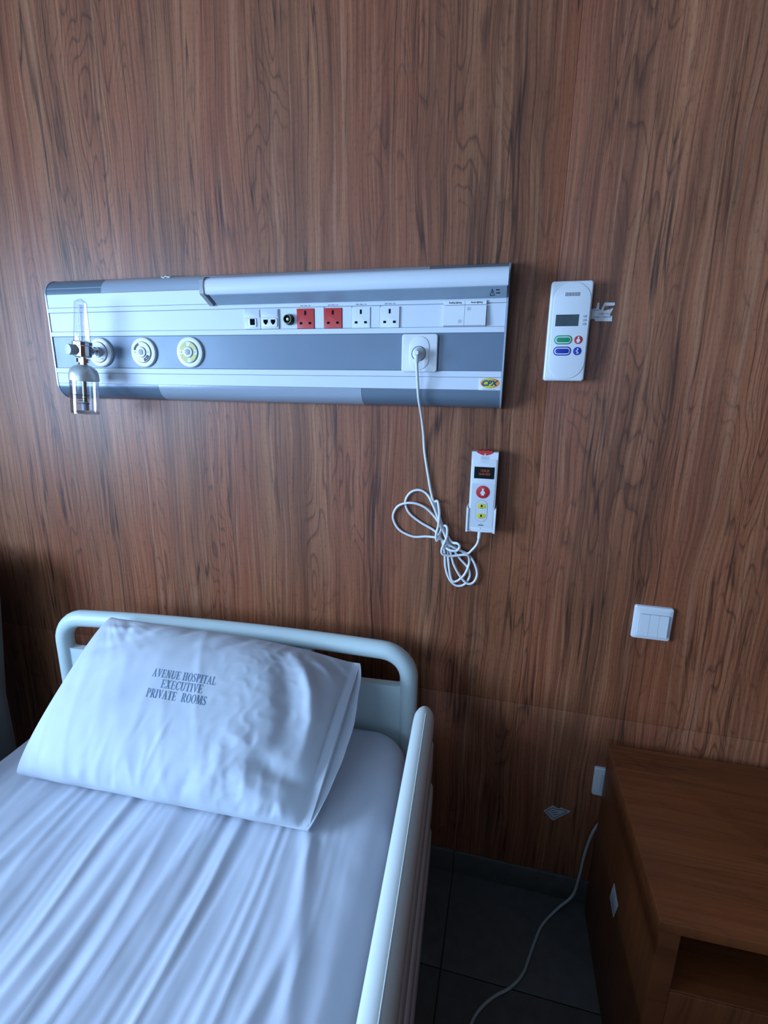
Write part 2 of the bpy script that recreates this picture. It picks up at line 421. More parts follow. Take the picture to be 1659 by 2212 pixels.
g.box(FW_X0, FW_X0 + fw, ya, yb, FW_Z0, FW_Z1); g.box(FW_X1 - fw, FW_X1, ya, yb, FW_Z0, FW_Z1); g.box(xm - 0.02, xm + 0.02, ya, yb, FW_Z0 + fw, FW_Z1 - fw)
g.box(FW_X0 + fw, FW_X1 - fw, ya, yb, FW_Z0, FW_Z0 + fw); g.box(FW_X0 + fw, FW_X1 - fw, ya, yb, FW_Z1 - fw, FW_Z1)
obj('window_frame', g, 'white_plastic', w2, smooth=False)
for (a, c) in ((FW_X0 + fw, xm - 0.02), (xm + 0.02, FW_X1 - fw)):
    obj('pane', Geo().box(a, c, RY0 - 0.078, RY0 - 0.072, FW_Z0 + fw, FW_Z1 - fw), 'window_glass', w2, smooth=False)
tag(obj('ceiling', Geo().box(RX0 - 0.15, RX1 + 0.15, RY0 - 0.15, 0.15, RZ1, RZ1 + 0.15), 'ceiling', smooth=False), kind='structure')
wl = Geo()
wl.box(RX0 - 0.15, RX0, RY0, WIN_Y0, 0, RZ1); wl.box(RX0 - 0.15, RX0, WIN_Y1, 0.0, 0, RZ1)
wl.box(RX0 - 0.15, RX0, WIN_Y0, WIN_Y1, 0, WIN_Z0); wl.box(RX0 - 0.15, RX0, WIN_Y0, WIN_Y1, WIN_Z1, RZ1)
tag(obj('wall_left', wl, 'plaster', smooth=False), kind='structure')
wn = tag(empty('window_1', (RX0, (WIN_Y0 + WIN_Y1) / 2, WIN_Z0)), kind='structure')
g = Geo(); fw = 0.05; ym = (WIN_Y0 + WIN_Y1) / 2
g.box(RX0 - 0.10, RX0 - 0.05, WIN_Y0, WIN_Y0 + fw, WIN_Z0, WIN_Z1); g.box(RX0 - 0.10, RX0 - 0.05, WIN_Y1 - fw, WIN_Y1, WIN_Z0, WIN_Z1)
g.box(RX0 - 0.10, RX0 - 0.05, WIN_Y0 + fw, WIN_Y1 - fw, WIN_Z0, WIN_Z0 + fw); g.box(RX0 - 0.10, RX0 - 0.05, WIN_Y0 + fw, WIN_Y1 - fw, WIN_Z1 - fw, WIN_Z1)
g.box(RX0 - 0.10, RX0 - 0.05, ym - 0.02, ym + 0.02, WIN_Z0 + fw, WIN_Z1 - fw)
obj('window_frame', g, 'white_plastic', wn, smooth=False)
for (a, c) in ((WIN_Y0 + fw, ym - 0.02), (ym + 0.02, WIN_Y1 - fw)):
    obj('pane', Geo().box(RX0 - 0.078, RX0 - 0.072, a, c, WIN_Z0 + fw, WIN_Z1 - fw), 'window_glass', wn, smooth=False)

# ------------------------------------------------------------------ hospital bed (built in its own frame: x across, -y to the foot)
BED = Vector((-0.73, -0.13, 0.0)); BROT = math.radians(4.0)
bed = tag(empty('hospital_bed', BED, (0, 0, BROT)), 'hospital bed with pale mint plastic headboard and side rails', 'bed')
def board_part(name, y, parent):
    """moulded head/foot board: arched round bar and legs, infill with two hand grips"""
    pts = []
    hw, top, r = 0.5195, 0.782, 0.075
    pts.append((-hw, y, 0.20)); pts.append((-hw, y, 0.45))
    for i in range(9):
        a = PI - PI / 2 * i / 8; pts.append((-hw + r + r * math.cos(a), y, top - r + r * math.sin(a)))
    for i in range(1, 20):
        x = -hw + r + (2 * hw - 2 * r) * i / 20; pts.append((x, y, top + 0.011 * (1 - (x / (hw - r)) ** 2)))
    for i in range(9):
        a = PI / 2 - PI / 2 * i / 8; pts.append((hw - r + r * math.cos(a), y, top - r + r * math.sin(a)))
    pts.append((hw, y, 0.45)); pts.append((hw, y, 0.20))
    o = obj(name, Geo().tube([Vector(p) for p in pts], 0.0245, 16), 'bed_plastic', parent, local=True)
    # infill
    P = []
    P += [(-hw, 0.30), (hw, 0.30), (hw, 0.712)]
    for i in range(6):
        a = -PI / 2 * i / 5; P.append((hw - 0.018 - 0.027 + 0.027 * math.cos(a) + 0.012, 0.712 + 0.0 + 0.027 * math.sin(a)))
    for i in range(6):
        a = -PI / 2 - PI / 2 * i / 5; P.append((0.285 + 0.03 * math.cos(a), 0.715 + 0.03 * math.sin(a)))
    P += [(0.255, 0.785), (-0.255, 0.785)]
    for i in range(6):
        a = 0 - PI / 2 * i / 5; P.append((-0.285 + 0.03 * math.cos(a), 0.715 + 0.03 * math.sin(a)))
    for i in range(6):
        a = -PI / 2 - PI / 2 * i / 5; P.append((-hw + 0.018 + 0.027 - 0.012 + 0.027 * math.cos(a), 0.712 + 0.027 * math.sin(a)))
    P += [(-hw, 0.712)]
    obj('infill_panel', Geo().plate(P, y + 0.012, y - 0.012), 'bed_plastic', o, local=True, angle=60)
    return o
hb = board_part('headboard', 0.0, bed)
obj('label_tape', Geo().plate(rrect(0.40, 0.588, 0.07, 0.03, 0.002), -0.0121, -0.0126), plain('clear_label', (0.55, 0.63, 0.62), 0.3), hb, local=True)
board_part('footboard', -2.12, bed)
# side rails
def stadium(x0, x1, z0, z1, n=8):
    r = (x1 - x0) / 2; cx = (x0 + x1) / 2; pts = []
    for i in range(n + 1): a = PI * i / n; pts.append((cx + r * math.cos(a), z1 - r + r * math.sin(a)))
    for i in range(n + 1): a = PI + PI * i / n; pts.append((cx + r * math.cos(a), z0 + r + r * math.sin(a)))
    return pts
def rail(s):
    # bar: section swept along y, the head end rounded over
    sec = stadium(0.551, 0.599, 0.655, 0.73)
    cx, cz = 0.575, 0.69; HY0 = -0.118 if s > 0 else -0.200
    rings = []
    for i in range(9):
        a = PI / 2 * i / 8; k = math.sin(a) if i else 0.02
        rings.append([(s * (cx + (p[0] - cx) * k), HY0 - 0.05 * (1 - math.cos(a)), cz - 0.0 + (p[1] - cz) * (0.35 + 0.65 * k) - 0.0) for p in sec])
    for y in (-0.5, -1.0): rings.append([(s * p[0], y, p[1]) for p in sec])
    for i in range(9):
        a = PI / 2 * (1 - i / 8); k = math.sin(a) if i < 8 else 0.02
        rings.append([(s * (cx + (p[0] - cx) * k), -1.50 + 0.05 * (1 - math.cos(a)) - 0.05, cz + (p[1] - cz) * (0.35 + 0.65 * k)) for p in sec])
    o = obj('side_rail', Geo().loft(rings), 'rail_plastic', bed, local=True)
    seam = Geo(); yy = [-0.17 - 0.066 * i for i in range(20)]
    seam.tube([(s * 0.580, y, 0.7290) for y in yy], 0.0011, 6)
    obj('mould_seam', seam, 'rail_plastic', o, local=True)
    for (z0, z1, x0, x1, ya, yb) in ((0.565, 0.652, 0.578, 0.6005, -0.135 if s > 0 else -0.22, -1.49), (0.455, 0.545, 0.582, 0.6045, -0.15 if s > 0 else -0.24, -1.47), (0.35, 0.435, 0.584, 0.6065, -0.17 if s > 0 else -0.26, -1.45)):
        g = Geo(); sc = stadium(x0, x1, z0, z1, 5); rr = []
        for i in range(6):
            a = PI / 2 * i / 5; k = max(0.15, math.sin(a)); mx, mz = (x0 + x1) / 2, (z0 + z1) / 2
            rr.append([(s * (mx + (p[0] - mx) * k), ya - 0.03 * (1 - math.cos(a)), mz + (p[1] - mz) * k) for p in sc])
        rr.append([(s * p[0], yb, p[1]) for p in sc])
        obj('rail_slat', g.loft(rr), 'rail_grey', o, local=True)
    for y in (-0.35, -0.8, -1.3):
        obj('rail_arm', Geo().box(min(s * 0.553, s * 0.578), max(s * 0.553, s * 0.578), y - 0.02, y + 0.02, 0.30, 0.66, 0.004), 'rail_grey', o, local=True)
rail(1); rail(-1)
obj('base_frame', Geo().box(-0.47, 0.53, -2.09, -0.03, 0.36, 0.418, 0.008), 'bed_metal', bed, local=True)
for y in (-0.45, -1.7): obj('cross_beam', Geo().box(-0.37, 0.37, y - 0.03, y + 0.03, 0.26, 0.36, 0.006), 'bed_metal', bed, local=True)
for x in (-0.40, 0.40):
    for y in (-0.25, -1.90):
        lg = obj('leg', Geo().box(x - 0.025, x + 0.025, y - 0.025, y + 0.025, 0.10, 0.36, 0.004), 'bed_metal', bed, local=True)
        obj('castor', Geo().lathe([(0.035, -0.014), (0.05, -0.010), (0.05, 0.010), (0.035, 0.014)], (x, y, 0.0505), (1, 0, 0), 20), 'rubber', lg, local=True)

# ------------------------------------------------------------------ mattress in its sheet
def nz(x, y, z=0.0): return noise.noise(Vector((x, y, z)))
MX0, MX1, MY0, MY1, MZ = -0.455, 0.530, -2.08, -0.018, 0.578
def fold(x, y):
    """height of the drawn-out creases that run down the bed"""
    d = -y - 0.30
    wx = x + 0.03 * nz(x * 3, y * 2.0, 4.0)
    amp = 1 / (1 + math.exp(-(d) / 0.03))
    calm = 1 / (1 + math.exp((x - 0.43) / 0.025))
    h = 0.0
    n1 = nz(wx * 17.0, y * 1.5, 1.7); h += 0.0060 * (0.35 - abs(n1)) * 2.0
    n2 = nz(wx * 36.0, y * 2.3, 8.1); h += 0.0022 * (0.35 - abs(n2)) * 2.0
    h += 0.007 * nz(wx * 5.0, y * 1.2, 3.3)
    h *= amp * (0.15 + 0.85 * calm)
    # long slack folds on the right, fanning out
    t = (x - 0.385) - 0.20 * (-y - 0.42)
    if -y > 0.36: h += 0.0045 * math.exp(-(t / 0.014) ** 2) * min(1, (-y - 0.36) / 0.06) * math.exp(-max(0, -y - 0.75) / 0.2)
    t = (x - 0.37) + 0.03 * math.sin((y + 0.4) * 9) ; h += 0.006 * math.exp(-(t / 0.013) ** 2) * amp
    h += 0.0016 * nz(x * 9, y * 9, 2.0) + 0.0007 * nz(x * 30, y * 22, 6.0)
    return h
def sheet_pt(u, v):
    x = MX0 + (MX1 - MX0) * u; y = MY1 + (MY0 - MY1) * v
    R = 0.10; hx, hy = (MX1 - MX0) / 2, (MY1 - MY0) / 2; cx, cy = (MX0 + MX1) / 2, (MY0 + MY1) / 2
    qx, qy = abs(x - cx) - (hx - R), abs(y - cy) - (hy - R)
    if qx > 0 and qy > 0:
        L = math.hypot(qx, qy); d = R - L
        if d < 0:
            x = cx + math.copysign(hx - R + qx / L * R, x - cx); y = cy + math.copysign(hy - R + qy / L * R, y - cy); d = 0.0
    else:
        d = R - max(qx, qy)
    r = 0.055
    e = min(1.0, d / r)
    z = MZ - r * 0.85 + r * 0.85 * math.sqrt(max(0.0, 1 - (1 - e) ** 2)) - 0.012 * math.exp(-d / 0.07)
    z += fold(x, y) * min(1, d / 0.03)
    return (x, y, z)
mat_root = tag(empty('mattress', BED, (0, 0, BROT)), 'mattress in a creased white fitted sheet lying on the hospital bed', 'mattress')
NU, NV = 210, 400
g = Geo().grid(sheet_pt, NU, NV)
loop = [i for i in range(NU)] + [NU + (NU + 1) * j for j in range(NV)] + [(NU + 1) * NV + NU - i for i in range(NU)] + [(NU + 1) * (NV - j) for j in range(NV)]
prev = loop
for k, z in enumerate((0.48, 0.42)):
    base = len(g.v)
    for i in loop:
        x, y, zz = g.v[i]; g.v.append((x + 0.003 * nz(x * 14, y * 14, k), y, z))
    cur = list(range(base, base + len(loop)))
    for i in range(len(loop)):
        j = (i + 1) % len(loop); g.f.append((prev[i], prev[j], cur[j], cur[i]))
    prev = cur
obj('fitted_sheet', g, 'sheet', mat_root, local=True, angle=80)

# ------------------------------------------------------------------ pillow with printed case
TL, TR, BR, BL = Vector((-0.310, -0.047, 0.821)), Vector((0.398, -0.050, 0.764)), Vector((0.371, -0.400, 0.596)), Vector((-0.317, -0.383, 0.597))
def pbase(u, v):
    p = TL * (1 - u) * (1 - v) + TR * u * (1 - v) + BR * u * v + BL * (1 - u) * v
    p.z += 0.022 * math.sin(PI * min(1, u * 1.05)) * (1 - v) * u
    return p
PN = (TR - TL).cross(BL - TL).normalized()
if PN.z < 0: PN = -PN
SD = ((BL + BR) - (TL + TR)).normalized()
def ufront(v): return 1.0 + 0.004 * math.sin(PI * max(0, min(1, v)))
def pprof(u, v):
    su = max(0.0, 1 - abs((u - 0.47) / 0.50) ** 3.0)
    sv = max(0.0, 1 - abs(2 * v - 1) ** 2.6)
    return (su ** 0.60) * (sv ** 0.60)
def ridge(x, y, pts, w, amp):
    """soft fold following a polyline given in pillow fractions; fades at its ends"""
    best = 1e9; tt = 0.0; n = len(pts) - 1
    for i in range(n):
        ax, ay = pts[i][0] * 0.71, pts[i][1] * 0.42; bx_, by_ = pts[i + 1][0] * 0.71, pts[i + 1][1] * 0.42
        dx, dy = bx_ - ax, by_ - ay
        t = max(0.0, min(1.0, ((x - ax) * dx + (y - ay) * dy) / (dx * dx + dy * dy)))
        d = math.hypot(x - ax - t * dx, y - ay - t * dy)
        if d < best: best = d; tt = (i + t) / n
    return amp * math.exp(-(best / w) ** 2) * (0.25 + 0.75 * math.sin(PI * min(1, max(0, tt * 0.9 + 0.05))))
FOLDS = [([(.79, .12), (.845, .21), (.89, .32), (.925, .48), (.93, .68)], .017, .013), ([(.75, .18), (.80, .32), (.84, .46), (.86, .60)], .022, -.008),
         ([(.78, .70), (.87, .755), (.97, .80)], .018, -.011), ([(.74, .78), (.82, .87), (.95, .93)], .020, .008), ([(.70, .62), (.78, .69), (.82, .60)], .018, .006),
         ([(.99, .14), (.93, .10), (.86, .03)], .010, -.007), ([(.94, .20), (.90, .14), (.84, .10)], .012, .006),
         ([(.06, .30), (.14, .26), (.24, .17)], .016, -.006), ([(.03, .10), (.10, .13), (.20, .10)], .011, .006), ([(.08, .02), (.14, .10), (.17, .20)], .010, -.004),
         ([(.34, .03), (.28, .10), (.22, .20)], .013, .005), ([(.40, .04), (.36, .12), (.27, .24)], .012, -.004), ([(.58, .03), (.53, .10), (.46, .18)], .013, .004), ([(.63, .04), (.57, .13), (.52, .20)], .011, -.004),
         ([(.50, .62), (.49, .75), (.47, .92)], .0045, .0022), ([(.42, .60), (.40, .75)], .006, -.0012), ([(.10, .70), (.22, .64), (.30, .52)], .025, .004), ([(.05, .55), (.14, .48), (.20, .38)], .02, -.004),
         ([(.66, .95), (.70, .80), (.69, .68)], .012, .004), ([(.60, .97), (.62, .84)], .010, -.003), ([(.36, .98), (.39, .86)], .010, -.003), ([(.25, .98), (.27, .88)], .010, .003),
         ([(.84, .97), (.86, .90)], .006, .004), ([(.88, .98), (.89, .90)], .005, -.004), ([(.92, .98), (.91, .91)], .006, .004), ([(.78, .98), (.80, .92)], .007, -.003)]
def crease(u, v):
    """pulled cloth: folds at the corners, crinkles along the stuffed right end"""
    x, y = u * 0.71, v * 0.42
    h = 0.0035 * nz(x * 6, y * 6, 1.0)
    for pts, w, amp in FOLDS: h += ridge(x, y, pts, w, amp)
    a = math.atan2(y + 0.02, x + 0.02); r = math.hypot(x, y)
    h += 0.0040 * (0.35 - abs(nz(a * 7.0, r * 2.0, 5.0))) * math.exp(-((r - 0.10) / 0.10) ** 2)
    xr = 0.71 - x
    cr = nz(x * 26 + y * 14, y * 30 - x * 10, 14.0)
    h += 0.0013 * (math.exp(-(cr / 0.16) ** 2) - 0.3) * math.exp(-((xr - 0.19) / 0.11) ** 2)
    cr = nz(x * 22, y * 10, 31.0); h += 0.0022 * (math.exp(-(cr / 0.2) ** 2) - 0.3) * math.exp(-((y - 0.37) / 0.06) ** 2)
    cr = nz((x - y * 0.35) * 12, (x * 0.35 + y) * 2.2, 21.0); h += 0.0016 * (math.exp(-(cr / 0.2) ** 2) - 0.3)
    return h + 0.0008 * nz(x * 34, y * 34, 2.0)
def pfront(u, v, off=0.0):
    """u,v in 0..1 over the stuffed front"""
    uu = u * ufront(v); p = pbase(uu, v)
    k = pprof(uu, v)
    edge = min(1.0, min(u, 1 - u, v, 1 - v) / 0.05)
    rise = 0.022 * max(0.0, (uu - 0.84) / 0.16) * math.sin(PI * v)
    p = p + SD * (0.030 * k * max(0.0, v - 0.35) / 0.65 + 0.004 * nz(uu * 9, 2.0) * max(0, v - 0.8) / 0.2)
    return p + PN * (0.100 * k + crease(uu, v) * (0.25 + 0.75 * edge) * min(1, 0.15 + edge) + rise + off)
def pback(u, v):
    uu = u * ufront(v); p = pbase(uu, v)
    return p - PN * (0.042 * pprof(uu, v)) - PN * 0.0015
pil = tag(empty('pillow', BED, (0, 0, BROT)), 'white pillow printed with blue lettering, leaning against the mint headboard', 'pillow')
g = Geo(); PU, PV = 150, 100
g.grid(lambda u, v: pfront(u, v), PU, PV)
nb = len(g.v); g.grid(lambda u, v: pback(u, v), PU, PV)
W1 = PU + 1
def stitch(ids):
    for a, c in zip(ids[:-1], ids[1:]): g.f.append((a, c, c + nb, a + nb))
stitch([i for i in range(W1)]); stitch([PV * W1 + i for i in range(W1)]); stitch([j * W1 for j in range(PV + 1)]); stitch([j * W1 + PU for j in range(PV + 1)])
pc = obj('pillowcase', g, 'pillow', pil, local=True, angle=70)
# the case's open end: back layer reaching past the front edge
def hem(u, v, t):
    ub = 1.0 + 0.042 * math.sin(PI * v) ** 0.8 + 0.004 * nz(v * 6, 1.0); ua = ufront(v) - 0.07
    uu = ua + (ub - ua) * u
    p = pbase(uu, v)
    w = 0.004 * nz(v * 9, u * 2, 3.0) * u
    return p + PN * (w - 0.004 + t + 0.004 * u)
g = Geo(); g.grid(lambda u, v: hem(u, v, 0.0), 14, 60); n2 = len(g.v); g.grid(lambda u, v: hem(u, v, 0.0016), 14, 60)
for ids in ([i for i in range(15)], [60 * 15 + i for i in range(15)], [j * 15 for j in range(61)], [j * 15 + 14 for j in range(61)]):
    for a, c in zip(ids[:-1], ids[1:]): g.f.append((a, c, c + n2, a + n2))
hm = obj('hem_flap', g, 'pillow', pil, local=True, angle=60)
g = Geo()
g.tube([hem(0.86, 0.02 + 0.96 * i / 50, 0.0019) for i in range(51)], 0.0006, 5)
obj('stitch_line', g, 'pillow', hm, local=True)
# serif lettering drawn as strokes; unit letter height 1
def serif_letter(ch):
    T, t, S = 0.17, 0.07, 0.05          # thick, thin, serif height
    q = []
    def st(a, b, w): q.append(stroke2([a, b], w))
    def sf(x, y, w=0.30): q.append(rect(x - w / 2, x + w / 2, y - (S if y > 0.5 else 0), y + (0 if y > 0.5 else S)))
    def arc(cx, cy, rx, ry, a0, a1, wt, wn):
        """bowl whose stroke is thick at the sides and thin at top and bottom"""
        n = 14; O, I = [], []
        for i in range(n + 1):
            a = a0 + (a1 - a0) * i / n; c, s = math.cos(a), math.sin(a); w = wn + (wt - wn) * abs(c)
            O.append((cx + rx * c, cy + ry * s)); I.append((cx + (rx - w) * c, cy + (ry - wn) * s))
        for i in range(n): q.append([O[i], O[i + 1], I[i + 1], I[i]])
    if ch == 'I': st((.17, 0), (.17, 1), T); sf(.17, 0, .34); sf(.17, 1, .34); w = .34
    elif ch == 'E':
        st((.17, 0), (.17, 1), T); st((.02, .975), (.62, .975), S); st((.02, .025), (.66, .025), S); st((.2, .5), (.5, .5), S)
        st((.60, 1), (.62, .76), .05); st((.64, 0), (.66, .27), .05); st((.49, .38), (.49, .62), .05); w = .68
    elif ch == 'L':
        st((.17, 0), (.17, 1), T); sf(.17, 1, .34); st((.02, .025), (.62, .025), S); st((.60, 0), (.63, .29), .05); w = .64
    elif ch == 'T':
        st((.34, 0), (.34, 1), T); sf(.34, 0, .34); st((0, .975), (.68, .975), S); st((.02, 1), (.01, .74), .05); st((.66, 1), (.67, .74), .05); w = .68
    elif ch == 'H':
        st((.17, 0), (.17, 1), T); st((.63, 0), (.63, 1), T); st((.2, .5), (.6, .5), S)
        for x in (.17, .63): sf(x, 0, .33); sf(x, 1, .33)
        w = .80
    elif ch == 'N':
        st((.15, 0), (.15, 1), t); st((.67, 0), (.67, 1), t); q.append([(.05, 1), (.24, 1), (.70, 0), (.58, 0)]); sf(.15, 0, .30); sf(.67, 1, .30); sf(.10, 1, .2); w = .82
    elif ch == 'M':
        st((.14, 0), (.14, 1), t); st((.82, 0), (.82, 1), T); q.append([(.08, 1), (.27, 1), (.51, .12), (.42, .02)]); st((.47, .04), (.76, 1), t)
        sf(.14, 0, .27); sf(.82, 0, .33); sf(.82, 1, .33); sf(.13, 1, .25); w = .99
    elif ch == 'A':
        q.append([(.33, 1), (.42, 1), (.72, 0), (.53, 0)]); st((.37, .97), (.09, 0), t); st((.2, .34), (.56, .34), S); sf(.09, 0, .24); sf(.62, 0, .30); w = .76
    elif ch == 'V':
        q.append([(.05, 1), (.24, 1), (.44, .02), (.36, 0)]); st((.40, .02), (.66, 1), t); sf(.14, 1, .30); sf(.66, 1, .24); w = .76
    elif ch == 'X':
        q.append([(.06, 1), (.27, 1), (.69, 0), (.48, 0)]); st((.62, 1), (.12, 0), t); sf(.16, 1, .30); sf(.62, 1, .26); sf(.12, 0, .26); sf(.59, 0, .30); w = .76
    elif ch == 'U':
        st((.17, .3), (.17, 1), T); st((.66, .3), (.66, 1), t); arc(.39, .32, .305, .34, PI, 2 * PI, .12, .07); sf(.17, 1, .33); sf(.66, 1, .28); w = .80
    elif ch == 'O': arc(.39, .5, .39, .52, 0, 2 * PI, T, .05); w = .78
    elif ch == 'C':
        arc(.38, .5, .38, .52, PI * .22, PI * 1.80, T, .05); st((.67, 1.0), (.68, .72), .05); w = .70
    elif ch == 'S':
        arc(.29, .74, .25, .27, PI * .15, PI * 1.5, .11, .05); arc(.29, .26, .27, .27, -PI * .5, PI * .5, .13, .05)
        q.append([(.06, .66), (.17, .74), (.54, .36), (.44, .24)]); arc(.29, .26, .27, .27, PI * 1.1, PI * 1.5, .1, .05); st((.52, 1), (.52, .74), .045); st((.05, 0), (.04, .28), .045); w = .58
    elif ch in 'PR':
        st((.17, 0), (.17, 1), T); sf(.17, 0, .34); st((.02, .975), (.36, .975), S); st((.17, .485), (.36, .485), S); arc(.34, .73, .29, .27, -PI / 2, PI / 2, T * .95, .05)
        if ch == 'R': q.append([(.30, .48), (.45, .48), (.78, 0), (.59, 0)]); sf(.70, 0, .18); w = .76
        else: w = .64
    else: return [], .34
    return q, w
LINES = [("AVENUE HOSPITAL", (0.368, 0.430), (0.590, 0.421), 0.044), ("EXECUTIVE", (0.418, 0.482), (0.560, 0.475), 0.044), ("PRIVATE  ROOMS", (0.385, 0.537), (0.590, 0.530), 0.044)]
TXT = Geo()
for body, (ua, va), (ub, vb), hgt in LINES:
    x = 0.0; glyphs = []
    for ch in body:
        q, w = serif_letter(ch); glyphs.append((x, q)); x += w + 0.10
    tot = x - 0.10
    for gx, q in glyphs:
        for poly in q:
            ids = []
            for (px, py) in poly:
                s = (gx + px) / tot
                u = ua + (ub - ua) * s - py * hgt * 0.15; v = va + (vb - va) * s - py * hgt
                ids.append(pfront(u / ufront(v), v, 0.00045))
            TXT.add(ids, [tuple(range(len(ids)))])
obj('printed_lettering', TXT, 'ink_cloth', pc, local=True, smooth=False)

# ------------------------------------------------------------------ bed head services unit on the wall
UX0, UX1 = -1.260, -0.0245
unit = tag(empty('bedhead_service_unit', ((UX0 + UX1) / 2, 0.0, 1.405)), 'long white and blue-grey bedhead unit with sockets and gas outlets above the bed', 'wall panel')
FY = -0.055
def slab(name, x0, x1, z0, z1, y1, mat, bev=0.0008, y0=-0.004, parent=unit):
    return obj(name, Geo().plate(rect(x0, x1, z0, z1), y0, y1, bev), mat, parent, smooth=False)
ST0, ST1 = 1.4930, 1.5752     # blue-grey gas strip
slab('upper_rail', UX0 + .004, UX1 - .004, 1.6500, 1.6840, FY, 'panel_white')
slab('socket_rail', UX0 + .004, UX1 - .004, 1.6375, 1.6492, FY - 0.001, 'panel_white')
slab('module_rail', UX0 + .004, UX1 - .004, 1.5885, 1.6368, FY + 0.0008, 'panel_white')
slab('lower_socket_rail', UX0 + .004, UX1 - .004, ST1 + .0006, 1.5878, FY - 0.001, 'panel_white')
slab('gas_strip', UX0 + .004, UX1 - .004, ST0, ST1, FY + 0.0015, 'panel_strip')
slab('lower_rail', UX0 + .004, UX1 - .004, 1.4793, ST0 - .0006, FY - 0.001, 'panel_white')
slab('bottom_rail', UX0 + .004, UX1 - .004, 1.4510, 1.4787, FY, 'panel_white')
slab('backing', UX0 + .002, UX1 - .002, 1.44, 1.70, -0.0525, plain('grey_gap_backing', (0.20, 0.23, 0.28), 0.6), y0=-0.0005)
def trim(name, x0, x1, zf, zw, mat, yo=0.0):
    """curved cover from the front face (height zf) back to the wall (height zw)"""
    n = 10; a = []
    for i in range(n + 1):
        t = PI / 2 * i / n; a.append((FY * math.cos(t) ** 0.8 if i < n else -0.0006, zf + (zw - zf) * math.sin(t)))
    a.append((-0.0006, zf))
    return obj(name, Geo().loft([[(x, y + (yo if y < -0.001 else 0), z) for y, z in a] for x in (x0, x1)]), mat, unit, angle=30)
trim('top_trim', UX0 + .004, -1.0768, 1.6845, 1.7255, 'trim_dark'); trim('top_trim', -1.0764, -0.2024, 1.6845, 1.7255, 'trim_light', -0.0006); trim('top_trim', -0.2020, UX1 - .004, 1.6845, 1.7255, 'trim_dark')
trim('bottom_trim', UX0 + .004, -0.9270, 1.4505, 1.4085, 'trim_dark'); trim('bottom_trim', -0.9266, -0.3580, 1.4505, 1.4085, 'trim_light', -0.0006); trim('bottom_trim', -0.3576, UX1 - .004, 1.4505, 1.4085, 'trim_dark')
for (x0, x1) in ((UX0, UX0 + .004), (UX1 - .004, UX1)):
    pr = [(-0.0005, 1.4075)]
    for i in range(9):
        t = PI / 2 * (1 - i / 8); pr.append((-0.0565 * max(0.02, math.cos(t)) ** 0.8, 1.4505 + (1.4075 - 1.4505) * math.sin(t)))
    for i in range(9):
        t = PI / 2 * i / 8; pr.append((-0.0565 * max(0.02, math.cos(t)) ** 0.8, 1.6845 + (1.7265 - 1.6845) * math.sin(t)))
    pr.append((-0.0005, 1.7265))
    obj('end_cap', Geo().loft([[(x, y, z) for y, z in pr] for x in (x0, x1)]), 'trim_light', unit, angle=30)
# reading light along the top
LX0, LX1 = -0.741, -0.0265
lp_prof = [(-0.0555, 1.7010), (-0.070, 1.7060), (-0.088, 1.7030), (-0.097, 1.6960), (-0.1005, 1.6850), (-0.0995, 1.6680), (-0.096, 1.6645), (-0.0555, 1.6700)]
lamp = obj('reading_lamp', Geo().loft([[(x, y, z) for y, z in lp_prof] for x in (LX0, LX1)]), 'panel_white', unit, angle=50)
obj('lamp_diffuser', Geo().loft([[(x, y, z) for y, z in ((-0.0935, 1.6660), (-0.0935, 1.6635), (-0.0600, 1.6462), (-0.0562, 1.6478), (-0.0562, 1.6700))] for x in (LX0 + .010, LX1 - .002)]), plain('lamp_underside', (0.26, 0.33, 0.40), 0.4), lamp, smooth=False)
cp = [(-0.0553, 1.7030), (-0.072, 1.7080), (-0.090, 1.7055), (-0.0995, 1.6980), (-0.1030, 1.6850), (-0.1020, 1.6665), (-0.097, 1.6620), (-0.0935, 1.6618), (-0.0620, 1.6440), (-0.0563, 1.6452)]
obj('lamp_end_cap', Geo().loft([[(x, y, z) for y, z in cp] for x in (LX0 - .011, LX0)]), plain('grey_end_cap', (0.30, 0.31, 0.33), 0.4), lamp, angle=30)
# warning triangle and two lines of print on the diffuser
def onslant(x, z): return (x, -0.0935 + (1.6635 - z) / (1.6635 - 1.6462) * 0.0335 - 0.0005, z)
g = Geo()
tri = [(-0.0640, 1.6500), (-0.0540, 1.6500), (-0.0590, 1.6595)]
for a, c in ((0, 1), (1, 2), (2, 0)):
    p = stroke2([tri[a], tri[c]], 0.0009); g.add([onslant(*q) for q in p], [(0, 1, 2, 3)])
p = stroke2([(-0.0590, 1.6525), (-0.0590, 1.6565)], 0.001); g.add([onslant(*q) for q in p], [(0, 1, 2, 3)])
for z, xs_ in ((1.6575, ((-0.0510, -0.0470), (-0.0464, -0.0438))), (1.6528, ((-0.0512, -0.0484), (-0.0478, -0.0428)))):
    for a, c in xs_:
        g.add([onslant(*q) for q in rect(a, c, z, z + 0.0016)], [(0, 1, 2, 3)])
obj('warning_mark', g, 'ink', lamp, smooth=False)
